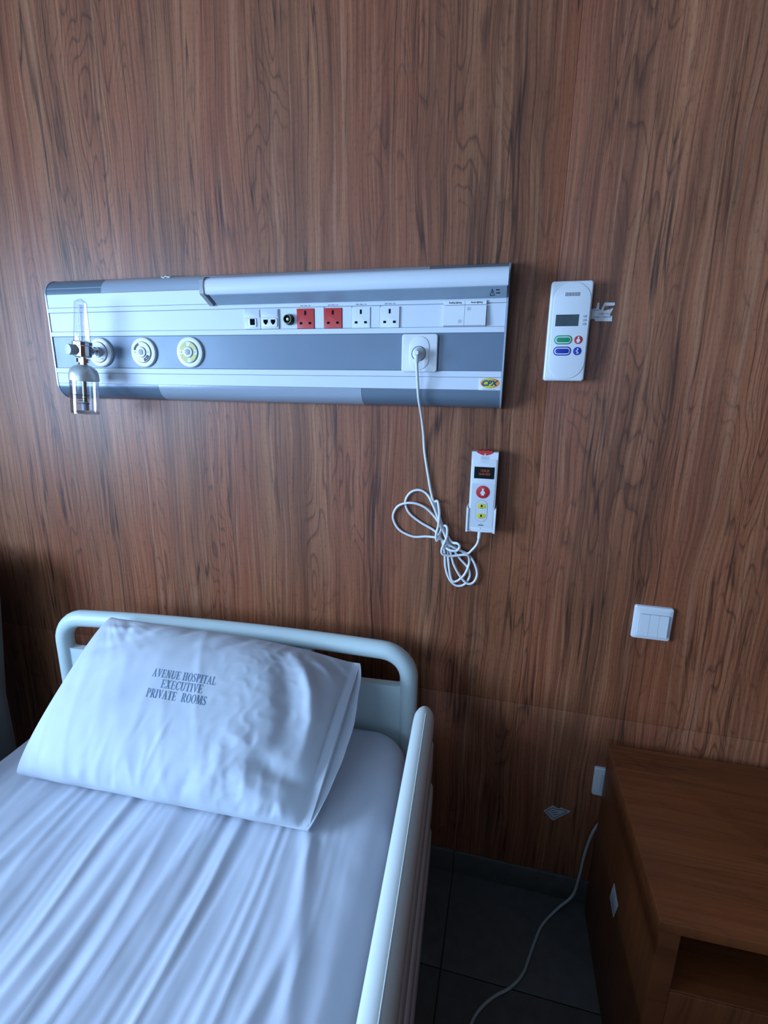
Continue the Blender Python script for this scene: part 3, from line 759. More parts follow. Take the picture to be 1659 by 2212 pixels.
# data modules
for (x0, x1, jacks, nm) in ((-0.6605, -0.6165, ((-0.6440, -0.6310),), 'telephone_socket'), (-0.6155, -0.5680, ((-0.6085, -0.5948), (-0.5888, -0.5751)), 'data_socket')):
    s = obj(nm, Geo().plate(rrect((x0 + x1) / 2, 1.6117, x1 - x0, 0.0455, 0.001), FY + 0.0008, FY - 0.003, 0.0006), 'white_plastic2', unit)
    obj('name_window', Geo().plate(rrect((x0 + x1) / 2, 1.6245, x1 - x0 - .004, 0.017, 0.0008), FY - 0.003, FY - 0.0042, 0.0003), plain('frosted_label', (0.52, 0.55, 0.62), 0.4), s)
    obj('jack_surround', Geo().plate(rrect((jacks[0][0] + jacks[-1][1]) / 2, 1.6035, jacks[-1][1] - jacks[0][0] + .009, 0.0215, 0.004), FY - 0.003, FY - 0.0052, 0.0012), 'white_plastic', s)
    for a, c in jacks:
        if len(jacks) == 1: pg = rect(a, c, 1.5978, 1.6125)
        else: m = (a + c) / 2; pg = [(a + .001, 1.6100), (a + .001, 1.6035), (m - .0035, 1.6012), (m - .002, 1.5985), (m + .002, 1.5985), (m + .0035, 1.6012), (c - .001, 1.6035), (c - .001, 1.6100)][::-1]
        obj('jack_opening', Geo().plate(pg, FY - 0.0051, FY - 0.0055), 'hole', s, smooth=False)
        if len(jacks) > 1: obj('jack_shutter', Geo().plate(rect(a + .001, c - .001, 1.6102, 1.6136), FY - 0.0051, FY - 0.0058), 'white_plastic', s, smooth=False)
# coax aerial socket
cxs = obj('coax_socket', Geo().lathe([(0.0128, 0), (0.0128, 0.004), (0.0118, 0.010), (0.0108, 0.014), (0.0098, 0.0142), (0.0098, 0.006)], (-0.5405, FY + 0.0008, 1.6095), (0, -1, 0), 28, True, True), 'black_plastic', unit)
obj('contact_ring', Geo().lathe([(0.0104, 0.0143), (0.0106, 0.0150), (0.0092, 0.0150), (0.0090, 0.0143)], (-0.5405, FY + 0.0008, 1.6095), (0, -1, 0), 28, False, False), 'brass_green', cxs)
obj('centre_pin', Geo().lathe([(0.0034, 0.005), (0.0034, 0.0125), (0.0022, 0.0135)], (-0.5405, FY + 0.0008, 1.6095), (0, -1, 0), 16), 'white_plastic', cxs)
# mains sockets
def mains(x0, x1, mat, red):
    cx = (x0 + x1) / 2
    s = obj('mains_socket', Geo().plate(rrect(cx, 1.6110, x1 - x0, 0.0455, 0.0008), FY + 0.0008, FY - 0.0030, 0.0006), mat, unit, angle=20)
    for (px, pz, w, h) in ((cx, 1.6238, 0.0046, 0.0100), (cx - .0115, 1.6006, 0.0066, 0.0050), (cx + .0115, 1.6006, 0.0066, 0.0050)):
        obj('pin_hole', Geo().plate(rect(px - w / 2, px + w / 2, pz - h / 2, pz + h / 2), FY - 0.0029, FY - 0.0033), 'hole', s, smooth=False)
    text('rating_print', '230V / 50Hz / 13A', 0.0042, cx, 1.6402, FY - 0.001, 'ink', s, width=0.026)
mains(-0.5203, -0.4755, 'red_plastic', True); mains(-0.4504, -0.4056, 'red_plastic', True)
mains(-0.3813, -0.3360, 'white_plastic', False); mains(-0.3123, -0.2665, 'white_plastic', False)
for x0, x1 in ((-0.4745, -0.4514), (-0.4046, -0.3823), (-0.3350, -0.3133)):
    obj('blank_cover', Geo().plate(rect(x0, x1, 1.5890, 1.6363), FY + 0.0008, FY - 0.0012, 0.0003), 'panel_white', unit, smooth=False)
# light switches
for x0, x1, body, bx_, bz_, wd_ in ((-0.1640, -0.1178, 'Reading lighting', -0.1270, 1.5985, 0.028), (-0.1172, -0.0705, 'Room lighting', -0.1085, 1.6245, 0.025)):
    s = obj('rocker_switch', Geo().loft([[(x0 if i in (0, 3) else x1, y, z) for i, (y, z) in enumerate(pp)] for pp in (
        ((FY, 1.5885), (FY, 1.5885), (FY, 1.6325), (FY, 1.6325)), ((FY - 0.0085, 1.5905), (FY - 0.0085, 1.5905), (FY - 0.0045, 1.6325), (FY - 0.0045, 1.6325)))]), 'white_plastic', unit, smooth=False)
    lb = obj('switch_label', Geo().plate(rect(x0, x1, 1.6338, 1.6420), FY - .001, FY - 0.0050, 0.0003), 'white_plastic', s, smooth=False)
    text('switch_print', body, 0.0052, (x0 + x1) / 2 + .002, 1.6379, FY - 0.0050, 'ink', s, bold=0.00012, width=wd_)
    g = Geo()
    yk = FY - 0.0045 - (1.6325 - bz_) / 0.042 * 0.004 - 0.0004
    for (A, B_) in [((bx_ + .0030 * math.cos(a), bz_ + .0030 * math.sin(a)), (bx_ + .0052 * math.cos(a), bz_ + .0052 * math.sin(a))) for a in [PI / 4 * k for k in range(8)]]:
        p = stroke2([A, B_], 0.0005); g.add([(q[0], yk, q[1]) for q in p], [(0, 1, 2, 3)])
    cr = ell(bx_, bz_, 0.0022, 0.0022, 16); ci = ell(bx_, bz_, 0.0016, 0.0016, 16)
    for i in range(16): g.add([(q[0], yk, q[1]) for q in (cr[i], cr[(i + 1) % 16], ci[(i + 1) % 16], ci[i])], [(0, 1, 2, 3)])
    obj('lamp_symbol', g, 'ink_grey', s, smooth=False)
# gas outlets
def gas(cx, kind):
    cz = 1.5340
    o = obj('gas_outlet', Geo().lathe([(0.0385, 0), (0.0385, 0.004), (0.0370, 0.0065), (0.0290, 0.0085), (0.0275, 0.0080)], (cx, FY + 0.0015, cz), (0, -1, 0), 48), 'white_plastic', unit)
    obj('outlet_ring', Geo().lathe([(0.0276, 0.0079), (0.0276, 0.0086), (0.0266, 0.0088), (0.0264, 0.0080)], (cx, FY + 0.0015, cz), (0, -1, 0), 48, False, False), 'groove', o)
    disc = 'white_plastic2'
    obj('outlet_disc', Geo().lathe([(0.0264, 0.008), (0.0264, 0.0105), (0.0255, 0.0115), (0.013, 0.0118)], (cx, FY + 0.0015, cz), (0, -1, 0), 48), disc, o)
    y = FY + 0.0015 - 0.0120
    def sector(a0, a1, r0, r1, mat, nm):
        n = 10; A = [(cx + r1 * math.cos(a0 + (a1 - a0) * i / n), cz + r1 * math.sin(a0 + (a1 - a0) * i / n)) for i in range(n + 1)]
        B_ = [(cx + r0 * math.cos(a0 + (a1 - a0) * i / n), cz + r0 * math.sin(a0 + (a1 - a0) * i / n)) for i in range(n + 1)]
        g = Geo()
        for i in range(n): g.plate([B_[i], A[i], A[i + 1], B_[i + 1]], y + 0.0006, y)
        obj(nm, g, mat, o, smooth=False)
    R_ = math.radians
    if kind == 'black':
        sector(R_(110), R_(165), 0.0185, 0.0245, 'black_plastic', 'gas_label'); sector(R_(-75), R_(-22), 0.0165, 0.0245, 'black_plastic', 'gas_label')
        text('gas_print', '4', 0.006, cx + .0128, cz - .0155, y, 'white_plastic', o)
    if kind == 'yellow':
        sector(R_(15), R_(75), 0.0145, 0.0250, 'yellow_dull', 'gas_label'); sector(R_(105), R_(165), 0.0145, 0.0250, 'yellow_dull', 'gas_label')
        sector(R_(195), R_(255), 0.0145, 0.0250, 'yellow_dull', 'gas_label'); sector(R_(285), R_(345), 0.0145, 0.0250, 'yellow_dull', 'gas_label')
    if kind == 'white':
        text('gas_print', 'O2', 0.008, cx + .011, cz - .0175, y, 'ink_grey', o)
    for sx in (-1, 1):
        obj('screw', Geo().lathe([(0.0012, 0), (0.0012, 0.0006)], (cx + sx * 0.0195, y + 0.0004, cz), (0, -1, 0), 10), 'ink', o)
    obj('probe_collar', Geo().lathe([(0.0132, 0.0116), (0.0132, 0.0140), (0.0120, 0.0146), (0.0075, 0.0146), (0.0068, 0.0130)], (cx, FY + 0.0015, cz), (0, -1, 0), 32), 'white_plastic', o)
    obj('probe_groove', Geo().lathe([(0.0140, 0.0114), (0.0140, 0.0122), (0.0132, 0.0122)], (cx, FY + 0.0015, cz), (0, -1, 0), 32, False, False), 'edge_dark', o)
    obj('probe_valve', Geo().lathe([(0.0066, 0.0130), (0.0064, 0.0150), (0.0045, 0.0155)], (cx, FY + 0.0015, cz), (0, -1, 0), 24), 'bed_metal', o)
gas(-1.1000, 'white'); gas(-0.9620, 'black'); gas(-0.8215, 'yellow')
# call-system wall plate on the strip
wp = obj('call_socket', Geo().plate(rrect(-0.2160, 1.5312, 0.0830, 0.0835, 0.006), FY + 0.0015, FY - 0.010, 0.002), 'white_plastic', unit)
obj('oval_relief', Geo().plate(rrect(-0.2160, 1.5312, 0.046, 0.074, 0.0229, 10), FY - 0.0095, FY - 0.0116, 0.0012), 'white_plastic', wp)
obj('socket_ring', Geo().lathe([(0.0166, 0.0115), (0.0166, 0.0128), (0.0152, 0.0128), (0.0150, 0.0115)], (-0.2170, FY, 1.5300), (0, -1, 0), 36, False, False), 'edge_dark', wp)
obj('socket_face', Geo().lathe([(0.0152, 0.0112), (0.0152, 0.0122)], (-0.2170, FY, 1.5300), (0, -1, 0), 36), 'white_plastic', wp)
# maker's sticker
st = obj('maker_sticker', Geo().plate(rrect(-0.0524, 1.4643, 0.0500, 0.0272, 0.0012), FY, FY - 0.0012, 0.0002), 'white_plastic', unit)
obj('sticker_oval', Geo().plate(ell(-0.0524, 1.4663, 0.0212, 0.0112), FY - 0.0011, FY - 0.0015), 'orange', st, smooth=False)
obj('sticker_oval_centre', Geo().plate(ell(-0.0550, 1.4663, 0.0148, 0.0106), FY - 0.0014, FY - 0.0017), 'lime', st, smooth=False)
text('sticker_print', 'CPX', 0.0165, -0.0518, 1.4663, FY - 0.0017, 'navy', st, bold=0.0006, shear=0.25, width=0.036)
g = Geo()
for a, c in ((-0.069, -0.062), (-0.0615, -0.052), (-0.0515, -0.046), (-0.0452, -0.0385)): g.plate(rect(a, c, 1.4524, 1.4533), FY - 0.0011, FY - 0.0014)
obj('sticker_print', g, 'ink_grey', st, smooth=False)
# scrap of white tape left on top of the unit
sc_ = tag(obj('tape_scrap', Geo().loft([[(x, y, z + 0.002 * math.sin(x * 400)) for (y, z) in ((-0.034, 1.7200), (-0.012, 1.7262), (-0.012, 1.7276), (-0.034, 1.7222))] for x in (-0.905, -0.899, -0.893, -0.887, -0.880)]), 'paper'),
          'tiny white scrap of tape on the top edge of the bedhead unit', 'tape')

# ------------------------------------------------------------------ oxygen flowmeter with humidifier bottle
FO = Vector((-1.1000, -0.116, 1.535)); FROT = (0, math.radians(6.0), 0)
fm = tag(empty('oxygen_flowmeter', FO, FROT), 'chrome oxygen flowmeter with clear tube and humidifier bottle plugged into the left gas outlet', 'flowmeter')
def L(name, g, mat, parent=fm, **k): return obj(name, g, mat, parent, local=True, **k)
def sq(w, z, r=0.3): return [(p[0], p[1], z) for p in rrect(0, 0, w, w, w * r, 4)]
L('flow_tube', Geo().loft([sq(0.0345, 0.022), sq(0.0250, 0.117), sq(0.022, 0.1195), sq(0.004, 0.1265, 0.4)]), 'acrylic', angle=30)
L('bore', Geo().lathe([(0.0052, 0.024), (0.0068, 0.112)], (0, 0, 0), (0, 0, 1), 16), clear('milky_bore', (0.80, 0.79, 0.84), 0.1), smooth=True)
g = Geo()
for k in range(16):
    z = 0.032 + 0.005 * k; wv = 0.0052 if k % 5 else 0.008
    g.box(-0.0045, -0.0045 + wv, -0.0075 - 0.0004, -0.0075, z, z + 0.0009)
L('flow_scale', g, 'white_plastic', smooth=False)
blk = L('valve_block', Geo().lathe([(0.0195, -0.0165), (0.0215, -0.014), (0.0215, 0.012), (0.0235, 0.0135), (0.0235, 0.0215), (0.0215, 0.0235)], (0, 0, 0), (0, 0, 1), 14), 'chrome', angle=15)
kd = Vector((-0.22, -0.975, 0)).normalized()
L('knob_stem', Geo().lathe([(0.010, 0.012), (0.010, 0.020)], (0, 0, 0), kd, 18), 'chrome', blk)
kb = L('control_knob', Geo().lathe([(0.0120, 0.020), (0.0132, 0.022), (0.0132, 0.036), (0.0125, 0.038)], (0, 0, 0), kd, 24), 'bed_metal')
L('knob_face', Geo().lathe([(0.0124, 0.0378), (0.0118, 0.0390), (0.0085, 0.0392), (0.0083, 0.0380)], (0, 0, 0), kd, 24, False, False), 'white_plastic', kb)
L('knob_disc', Geo().lathe([(0.0086, 0.0378), (0.0084, 0.0386)], (0, 0, 0), kd, 24), 'white_plastic2', kb)
L('probe', Geo().lathe([(0.0085, 0.018), (0.0085, 0.024), (0.0110, 0.025), (0.0110, 0.031), (0.0070, 0.032), (0.0070, 0.038), (0.0120, 0.039), (0.0120, 0.0435)], (0, 0, 0), (0, 1, 0), 24), 'chrome')
L('union_nut', Geo().lathe([(0.0085, -0.016), (0.0085, -0.0195), (0.0155, -0.0200), (0.0155, -0.0300), (0.0110, -0.0310), (0.0110, -0.0360)], (0, 0, 0), (0, 0, 1), 8), 'chrome', angle=20)
dome = L('bottle_cap', Geo().lathe([(0.0110, -0.0355), (0.0180, -0.0380), (0.0260, -0.0430), (0.0320, -0.0500), (0.0350, -0.0590), (0.0360, -0.0700), (0.0360, -0.0760), (0.0345, -0.0765)], (0, 0, 0), (0, 0, 1), 40), 'satin_metal')
pd_ = Vector((-0.25, -0.85, 0.35)).normalized()
L('outlet_port', Geo().lathe([(0.0058, 0.020), (0.0058, 0.0310), (0.0042, 0.0310), (0.0040, 0.0280)], (0, 0, -0.062), pd_, 18, False, True), 'edge_dark', dome)
bt = L('bottle', Geo().lathe([(0.0325, -0.0765), (0.0325, -0.1560), (0.0310, -0.1610), (0.0345, -0.1625), (0.0348, -0.1590), (0.0345, -0.0765)], (0, 0, 0), (0, 0, 1), 40, False, False), 'acrylic')
L('bottle_base', Geo().lathe([(0.0318, -0.1612), (0.0318, -0.1590)], (0, 0, 0), (0, 0, 1), 40), 'acrylic', bt)
L('dip_tube', Geo().lathe([(0.0056, -0.0760), (0.0056, -0.1340)], (0, 0, 0), (0, 0, 1), 16), 'brass')
L('diffuser', Geo().lathe([(0.0070, -0.1320), (0.0092, -0.1345), (0.0092, -0.1385), (0.0082, -0.1390), (0.0086, -0.1540), (0.0070, -0.1550)], (0, 0, 0), (0, 0, 1), 18), 'bed_metal')
g = Geo()
for z, a0, a1 in ((-0.1130, -0.3, 1.1), (-0.1215, 0.25, 1.1), (-0.1265, 0.30, 1.05), (-0.1340, 0.25, 1.1), (-0.1130, -1.2, -0.5), (-0.1335, -1.2, -0.6)):
    n = 8; rr = 0.0350
    pts = [(rr * math.sin(a0 + (a1 - a0) * i / n), -rr * math.cos(a0 + (a1 - a0) * i / n)) for i in range(n + 1)]
    for i in range(n): g.add([(pts[i][0], pts[i][1], z), (pts[i + 1][0], pts[i + 1][1], z), (pts[i + 1][0], pts[i + 1][1], z + .0013), (pts[i][0], pts[i][1], z + .0013)], [(0, 1, 2, 3)])
L('level_marks', g, 'ink', bt, smooth=False)

# ------------------------------------------------------------------ nurse-call terminal on the wall
tm = tag(empty('call_terminal', (0.1070, 0.0, 1.4735)), 'white wall terminal with small grey screen, green and blue oblong buttons', 'call terminal')
T0, T1, TZ0, TZ1 = 0.0637, 0.1503, 1.4735, 1.6815
obj('back_box', Geo().plate(rrect((T0 + T1) / 2, (TZ0 + TZ1) / 2, T1 - T0 - .001, TZ1 - TZ0 - .001, 0.005), -0.0005, -0.016, 0.0), plain('grey_back_box', (0.40, 0.44, 0.50), 0.4), tm)
tb = obj('cover', Geo().plate(rrect((T0 + T1) / 2, (TZ0 + TZ1) / 2, T1 - T0, TZ1 - TZ0, 0.006), -0.016, -0.030, 0.004), 'white_plastic', tm)
TY = -0.030
obj('face_relief', Geo().plate(rrect(0.1095, 1.5780, 0.0760, 0.2010, 0.0370, 12), TY + .0005, TY - 0.0012, 0.0010), 'white_plastic', tb)
TY = -0.0312
obj('screen', Geo().plate(rect(0.0787, 0.1262, 1.5892, 1.6131), TY + .001, TY - .0006, 0.0003), 'lcd', tm, smooth=False)
for z in (1.6088, 1.6011, 1.5934):
    obj('key', Geo().plate(rrect(0.1382, z, 0.0078, 0.0044, 0.0020), TY + .001, TY - .0010, 0.0004), plain('grey_key', (0.30, 0.36, 0.40), 0.5), tm)
for k in range(10):
    x = 0.0952 + 0.00308 * k
    obj('speaker_slot', Geo().plate(rect(x - 0.0006, x + 0.0006, 1.6503, 1.6578), TY + .001, TY - .0003), 'ink', tm, smooth=False)
def pill(cz, mat):
    b_ = obj('oblong_button', Geo().plate(rrect(0.0984, cz, 0.0376, 0.0190, 0.0094, 8), TY + .001, TY - .0006, 0.0003), mat, tm)
    obj('button_ring', Geo().plate(rrect(0.0984, cz, 0.0330, 0.0144, 0.0071, 8), TY - .0004, TY - .0010, 0.0002), 'white_plastic', b_)
    obj('button_centre', Geo().plate(rrect(0.0984, cz, 0.0286, 0.0100, 0.0049, 8), TY - .0008, TY - .0016, 0.0003), mat, b_)
pill(1.5608, 'green'); pill(1.5373, 'blue')
NURSE = [(-.30, -.62), (-.26, -.30), (-.20, -.05), (-.34, -.30), (-.50, -.28), (-.36, .10), (-.22, .24), (-.10, .28), (-.10, .36), (-.17, .42), (-.19, .60), (-.20, .72), (.20, .72), (.19, .60), (.17, .42), (.10, .36), (.10, .28), (.22, .24), (.36, .10), (.50, -.28), (.34, -.30), (.20, -.05), (.26, -.30), (.30, -.62)]
cb = obj('call_lamp', Geo().plate(ell(0.1299, 1.5607, 0.0086, 0.0086), TY + .001, TY - .0008, 0.0003), 'red_plastic', tm)
obj('nurse_symbol', Geo().plate([(0.1299 + x * 0.0095, 1.5605 + z * 0.0095) for x, z in NURSE], TY - .0006, TY - .0011), 'white_plastic', cb, smooth=False)
cb = obj('doctor_lamp', Geo().plate(ell(0.1299, 1.5372, 0.0086, 0.0086), TY + .001, TY - .0008, 0.0003), 'blue', tm)
g = Geo(); g.plate(rect(0.1294, 0.1304, 1.5305, 1.5440), TY - .0006, TY - .0011)
sn = [(0.1299 + 0.0030 * math.sin(t * 9.0) * (1.15 - t * 0.5), 1.5320 + t * 0.0105) for t in [i / 40 for i in range(41)]]
for i in range(40): g.plate(stroke2([sn[i], sn[i + 1]], 0.0010), TY - .0006, TY - .0012)
obj('serpent_rod_symbol', g, 'white_plastic', cb, smooth=False)
g = Geo()
for k in range(8): g.plate(rect(0.0995 + .0019 * k, 0.1008 + .0019 * k, 1.4898, 1.4918), TY + .002, TY + .0010 - .0004)
obj('maker_print', g, 'ink', tm, smooth=False)
# torn remnant of a printed label beside it
torn = [(0.1500, 1.6276), (0.1636, 1.6281), (0.1650, 1.6400), (0.1689, 1.6403), (0.1694, 1.6267), (0.1734, 1.6247), (0.1792, 1.6403), (0.1998, 1.6398), (0.2009, 1.6354), (0.1987, 1.6336), (0.1812, 1.6333), (0.1788, 1.6271), (0.1799, 1.6233), (0.1986, 1.6286), (0.1923, 1.6136), (0.1981, 1.6123), (0.1987, 1.6015), (0.1646, 1.6023), (0.1614, 1.6078), (0.1500, 1.6050)]
tr_ = tag(empty('torn_label', (0.175, -0.0002, 1.602)), 'torn white label remnant stuck on the wood beside the call terminal', 'label')
obj('paper_strip', Geo().plate(torn, -0.0002, -0.0010), 'paper', tr_, smooth=False)
g = Geo()
for a, c, z in ((0.158, 0.163, 1.6243), (0.1640, 0.1690, 1.6240), (0.1905, 0.1935, 1.6246), (0.1700, 0.1720, 1.6165), (0.1735, 0.1800, 1.6165), (0.1830, 0.1850, 1.6165), (0.1862, 0.1905, 1.6165), (0.1600, 0.1640, 1.6108), (0.1650, 0.1730, 1.6100), (0.1750, 0.1760, 1.6100), (0.1790, 0.1900, 1.6100), (0.1910, 0.1960, 1.6100)):
    g.plate(rect(a, c, z, z + 0.0014), -0.0009, -0.0013)
obj('label_print', g, 'ink_grey', tr_, smooth=False)

# ------------------------------------------------------------------ call handset, its cord and wall holder
hd = tag(empty('handset_holder', (-0.0540, 0.0, 1.108)), 'white wall bracket holding the nurse call handset', 'holder')
obj('back_plate', Geo().plate(rrect(-0.0540, 1.1420, 0.0640, 0.064, 0.003), -0.0005, -0.012, 0.001), 'white_plastic', hd)
for s in (-1, 1):
    x0 = -0.0540 + s * 0.0330; x1 = -0.0540 + s * 0.0358
    obj('side_cheek', Geo().box(min(x0, x1), max(x0, x1), -0.042, -0.0005, 1.108, 1.1715, 0.001), 'white_plastic', hd)
    x2 = -0.0540 + s * 0.0305
    obj('front_lip', Geo().box(min(x2, x1), max(x2, x1), -0.0445, -0.042, 1.108, 1.1690, 0.0008), 'white_plastic', hd)
obj('bottom_ledge', Geo().box(-0.0870, -0.0210, -0.030, -0.0005, 1.1055, 1.1090, 0.001), 'white_plastic', hd)
hs = tag(empty('call_handset', (-0.0535, -0.0130, 1.1100)), 'white nurse call handset with red lamp, orange clock display and long white cord', 'call handset')
H0, H1 = -0.0850, -0.0225; HY = -0.0400; hx = (H0 + H1) / 2
out = [(H0, 1.3075), (H0, 1.1125)]
for i in range(1, 12):
    t = i / 12; out.append((H0 + (H1 - H0) * t, 1.1125 - 0.0040 * math.sin(PI * t)))
out += [(H1, 1.1125), (H1, 1.3075), (hx + 0.0200, 1.3075)]
for i in range(0, 13):
    t = i / 12; out.append((hx + 0.0195 - 0.039 * t, 1.3065 - 0.0070 * math.sin(PI * t)))
out += [(hx - 0.0200, 1.3075)]
body = obj('body', Geo().plate(out, -0.0135, HY), 'white_plastic', hs, angle=50)
obj('body_rim', Geo().plate(rrect(hx, 1.2025, 0.0585, 0.176, 0.003), HY + .001, HY - .0012, 0.0008), 'white_plastic', body)
rl = [(hx + 0.0185, 1.3085)]
for i in range(13):
    t = i / 12; rl.append((hx + 0.0185 - 0.037 * t, 1.3055 - 0.0062 * math.sin(PI * t)))
rl += [(hx - 0.0185, 1.3085), (hx - 0.0170, 1.3105), (hx + 0.0170, 1.3105)]
lampb = obj('red_lamp', Geo().plate(rl, -0.016, HY - 0.0006), 'red_plastic', hs, angle=50)
obj('torch_symbol', Geo().plate([(hx - .0014, 1.2997), (hx + .0016, 1.2997), (hx + .0012, 1.3030), (hx + .0001, 1.3048), (hx - .0010, 1.3030)], HY - .0005, HY - .0010), 'white_plastic', lampb, smooth=False)
g = Geo()
for i in range(7):
    for j in range(7):
        g.plate(ell(hx - .0085 + .0028 * i, 1.2820 + .0024 * j, .00045, .00045, 6), HY + .0002, HY - .0016)
obj('speaker_holes', g, 'ink_grey', hs, smooth=False)
scn = obj('display', Geo().plate(rect(-0.0768, -0.0290, 1.2432, 1.2717), HY + .001, HY - .0018, 0.0003), 'oled', hs, smooth=False)
text('display_digits', '13:05:29', 0.0082, -0.0515, 1.2628, HY - .0018, 'oled_text', scn, width=0.0205)
text('display_digits', '26.04.2025', 0.0082, -0.0520, 1.2548, HY - .0018, 'oled_text', scn, width=0.0265)
HF = HY - .0012
obj('keypad_foil', Geo().plate(rect(-0.0797, -0.0268, 1.1205, 1.2310), HF + .0004, HF - .0004), 'white_plastic2', hs, smooth=False)
HF -= .0004
cb = obj('call_button', Geo().plate(ell(-0.0535, 1.2105, 0.0162, 0.0158, 40), HF + .001, HF - .0012, 0.0005), 'red_plastic', hs)
obj('nurse_symbol', Geo().plate([(-0.0535 + x * 0.0125, 1.2100 + z * 0.0125) for x, z in NURSE], HF - .0010, HF - .0016), 'white_plastic', cb, smooth=False)
ov = obj('light_key_frame', Geo().plate(rrect(-0.0540, 1.1630, 0.0280, 0.0545, 0.0139, 10), HF + .001, HF - .0004), 'ink_grey', hs, smooth=False)
obj('frame_infill', Geo().plate(rrect(-0.0540, 1.1630, 0.0270, 0.0535, 0.0134, 10), HF, HF - .0006), 'white_plastic2', ov, smooth=False)
for z in (1.1752, 1.1505):
    k_ = obj('light_key', Geo().plate(rrect(-0.0540, z, 0.0215, 0.0125, 0.0060, 8), HF, HF - .0011, 0.0004), 'yellow', hs)
    g = Geo(); g.plate(ell(-0.0540, z + .0005, .0026, .0026, 16), HF - .001, HF - .0014); g.plate([(-0.0555, z + .002), (-0.0525, z + .002), (-0.0540, z + .0052)], HF - .001, HF - .0014)
    g.plate(rect(-0.0580, -0.0500, z - .0048, z - .0041), HF - .001, HF - .0014)
    obj('bulb_symbol', g, 'ink', k_, smooth=False)
g = Geo(); g.plate(rect(-0.0598, -0.0468, 1.1262, 1.1279), HF + .0005, HF - .0003); g.plate(ell(-0.0535, 1.1305, .0008, .0008, 8), HF + .0005, HF - .0003); g.plate(ell(-0.0535, 1.1190, .0008, .0008, 8), HF + .0015, HF - .0003)
obj('maker_print', g, 'ink', hs, smooth=False)
# cord: plug in the wall plate -> hanging length -> tied hank -> handset; (x, z, millimetres off the wall)
HANK = [(-0.2053,1.2973,10),(-0.1934,1.2339,10),(-0.1815,1.1828,12),(-0.1654,1.1403,14),(-0.1516,1.1069,18),(-0.1386,1.0759,16),(-0.1204,1.0468,12),(-0.1020,1.0227,10),(-0.0804,0.9988,8),(-0.0748,0.9761,8),(-0.0876,0.9512,8),(-0.1093,0.9463,8),(-0.1278,0.9631,8),(-0.1392,0.9949,8),(-0.1428,1.0377,12),(-0.1511,1.0709,18),(-0.1706,1.0917,10),(-0.2114,1.1127,8),(-0.2410,1.1353,8),(-0.2518,1.1638,8),(-0.2391,1.1891,8),(-0.2163,1.1977,8),(-0.1953,1.1877,8),(-0.1764,1.1604,18),(-0.1571,1.1159,20),(-0.1402,1.0798,22),(-0.1259,1.0361,16),(-0.1171,1.0064,14),(-0.0992,0.9757,14),(-0.0786,0.9569,14),(-0.0618,0.9643,13),(-0.0558,0.9890,12),(-0.0673,1.0200,12),(-0.0853,1.0395,14),(-0.1091,1.0498,18),(-0.1373,1.0643,22),(-0.1603,1.0751,16),(-0.1922,1.0747,9),(-0.2280,1.0712,8),(-0.2668,1.0875,8),(-0.2839,1.1206,8),(-0.2696,1.1522,12),(-0.2357,1.1640,16),(-0.2008,1.1554,14),(-0.1721,1.1288,10),(-0.1520,1.0984,12),(-0.1377,1.0628,10),(-0.1344,1.0326,8),(-0.1285,0.9935,14),(-0.1193,0.9617,14),(-0.1051,0.9621,14),(-0.0866,0.9841,14),(-0.0778,1.0137,10),(-0.0825,1.0372,20),(-0.1060,1.0349,20),(-0.1250,1.0314,22),(-0.1442,1.0354,26),(-0.1491,1.0447,28),(-0.1448,1.0616,30),(-0.1370,1.0853,32),(-0.1372,1.1069,30),(-0.1435,1.1125,24),(-0.1522,1.1029,12),(-0.1590,1.0793,26),(-0.1628,1.0717,28),(-0.1648,1.0867,30),(-0.1599,1.1139,30),(-0.1585,1.1426,30),(-0.1627,1.1676,26),(-0.1670,1.1746,20),(-0.1736,1.1676,10),(-0.1669,1.1472,6),(-0.1501,1.1031,4),(-0.1273,1.0708,18),(-0.1088,1.0694,30),(-0.1029,1.0617,32),(-0.1098,1.0509,32),(-0.1270,1.0497,30),(-0.1391,1.0551,22),(-0.1282,1.0602,6),(-0.1079,1.0490,8),(-0.0852,1.0401,16),(-0.0707,1.0542,20),(-0.0599,1.0721,24),(-0.0561,1.0908,26)]
cp_ = [(-0.2175, -0.0840, 1.5230), (-0.2172, -0.0850, 1.5050), (-0.2158, -0.0780, 1.4700), (-0.2142, -0.0650, 1.4300), (-0.2115, -0.0320, 1.3850), (-0.2085, -0.0120, 1.3400)]
cp_ += [(x, -max(0.0042, o_ / 1000 - 0.0035), z) for x, z, o_ in HANK] + [(-0.0555, -0.0265, 1.1000), (-0.0550, -0.0268, 1.1090)]
obj('cord', Geo().tube(spline(cp_, 8), 0.0034, 8), 'cord', hs, angle=80)
obj('strain_relief', Geo().tube(spline([(-0.0550, -0.0268, 1.1110), (-0.0556, -0.0266, 1.0985), (-0.0562, -0.0262, 1.0885)], 5), [0.0052] * 3 + [0.0050] * 3 + [0.0048] * 4 + [0.0044], 12), 'white_plastic', hs, angle=60)
pg = obj('plug', Geo().lathe([(0.0140, 0.0), (0.0136, 0.006), (0.0110, 0.012), (0.0085, 0.020), (0.0074, 0.026), (0.0050, 0.030)], (-0.2172, FY - 0.0122, 1.5300), (0, -1, 0), 28), 'white_plastic', hs)
obj('plug_sleeve', Geo().tube(spline([(-0.2172, -0.0870, 1.5330), (-0.2174, -0.0885, 1.5220), (-0.2173, -0.0860, 1.5080)], 5), [0.0072] * 3 + [0.0066] * 3 + [0.0058] * 3 + [0.0050] * 2, 14), 'white_plastic', pg, angle=60)
obj('plug_key', Geo().plate(rect(-0.2324, -0.2296, 1.5286, 1.5312), FY - 0.0118, FY - 0.0129), 'ink', pg, smooth=False)

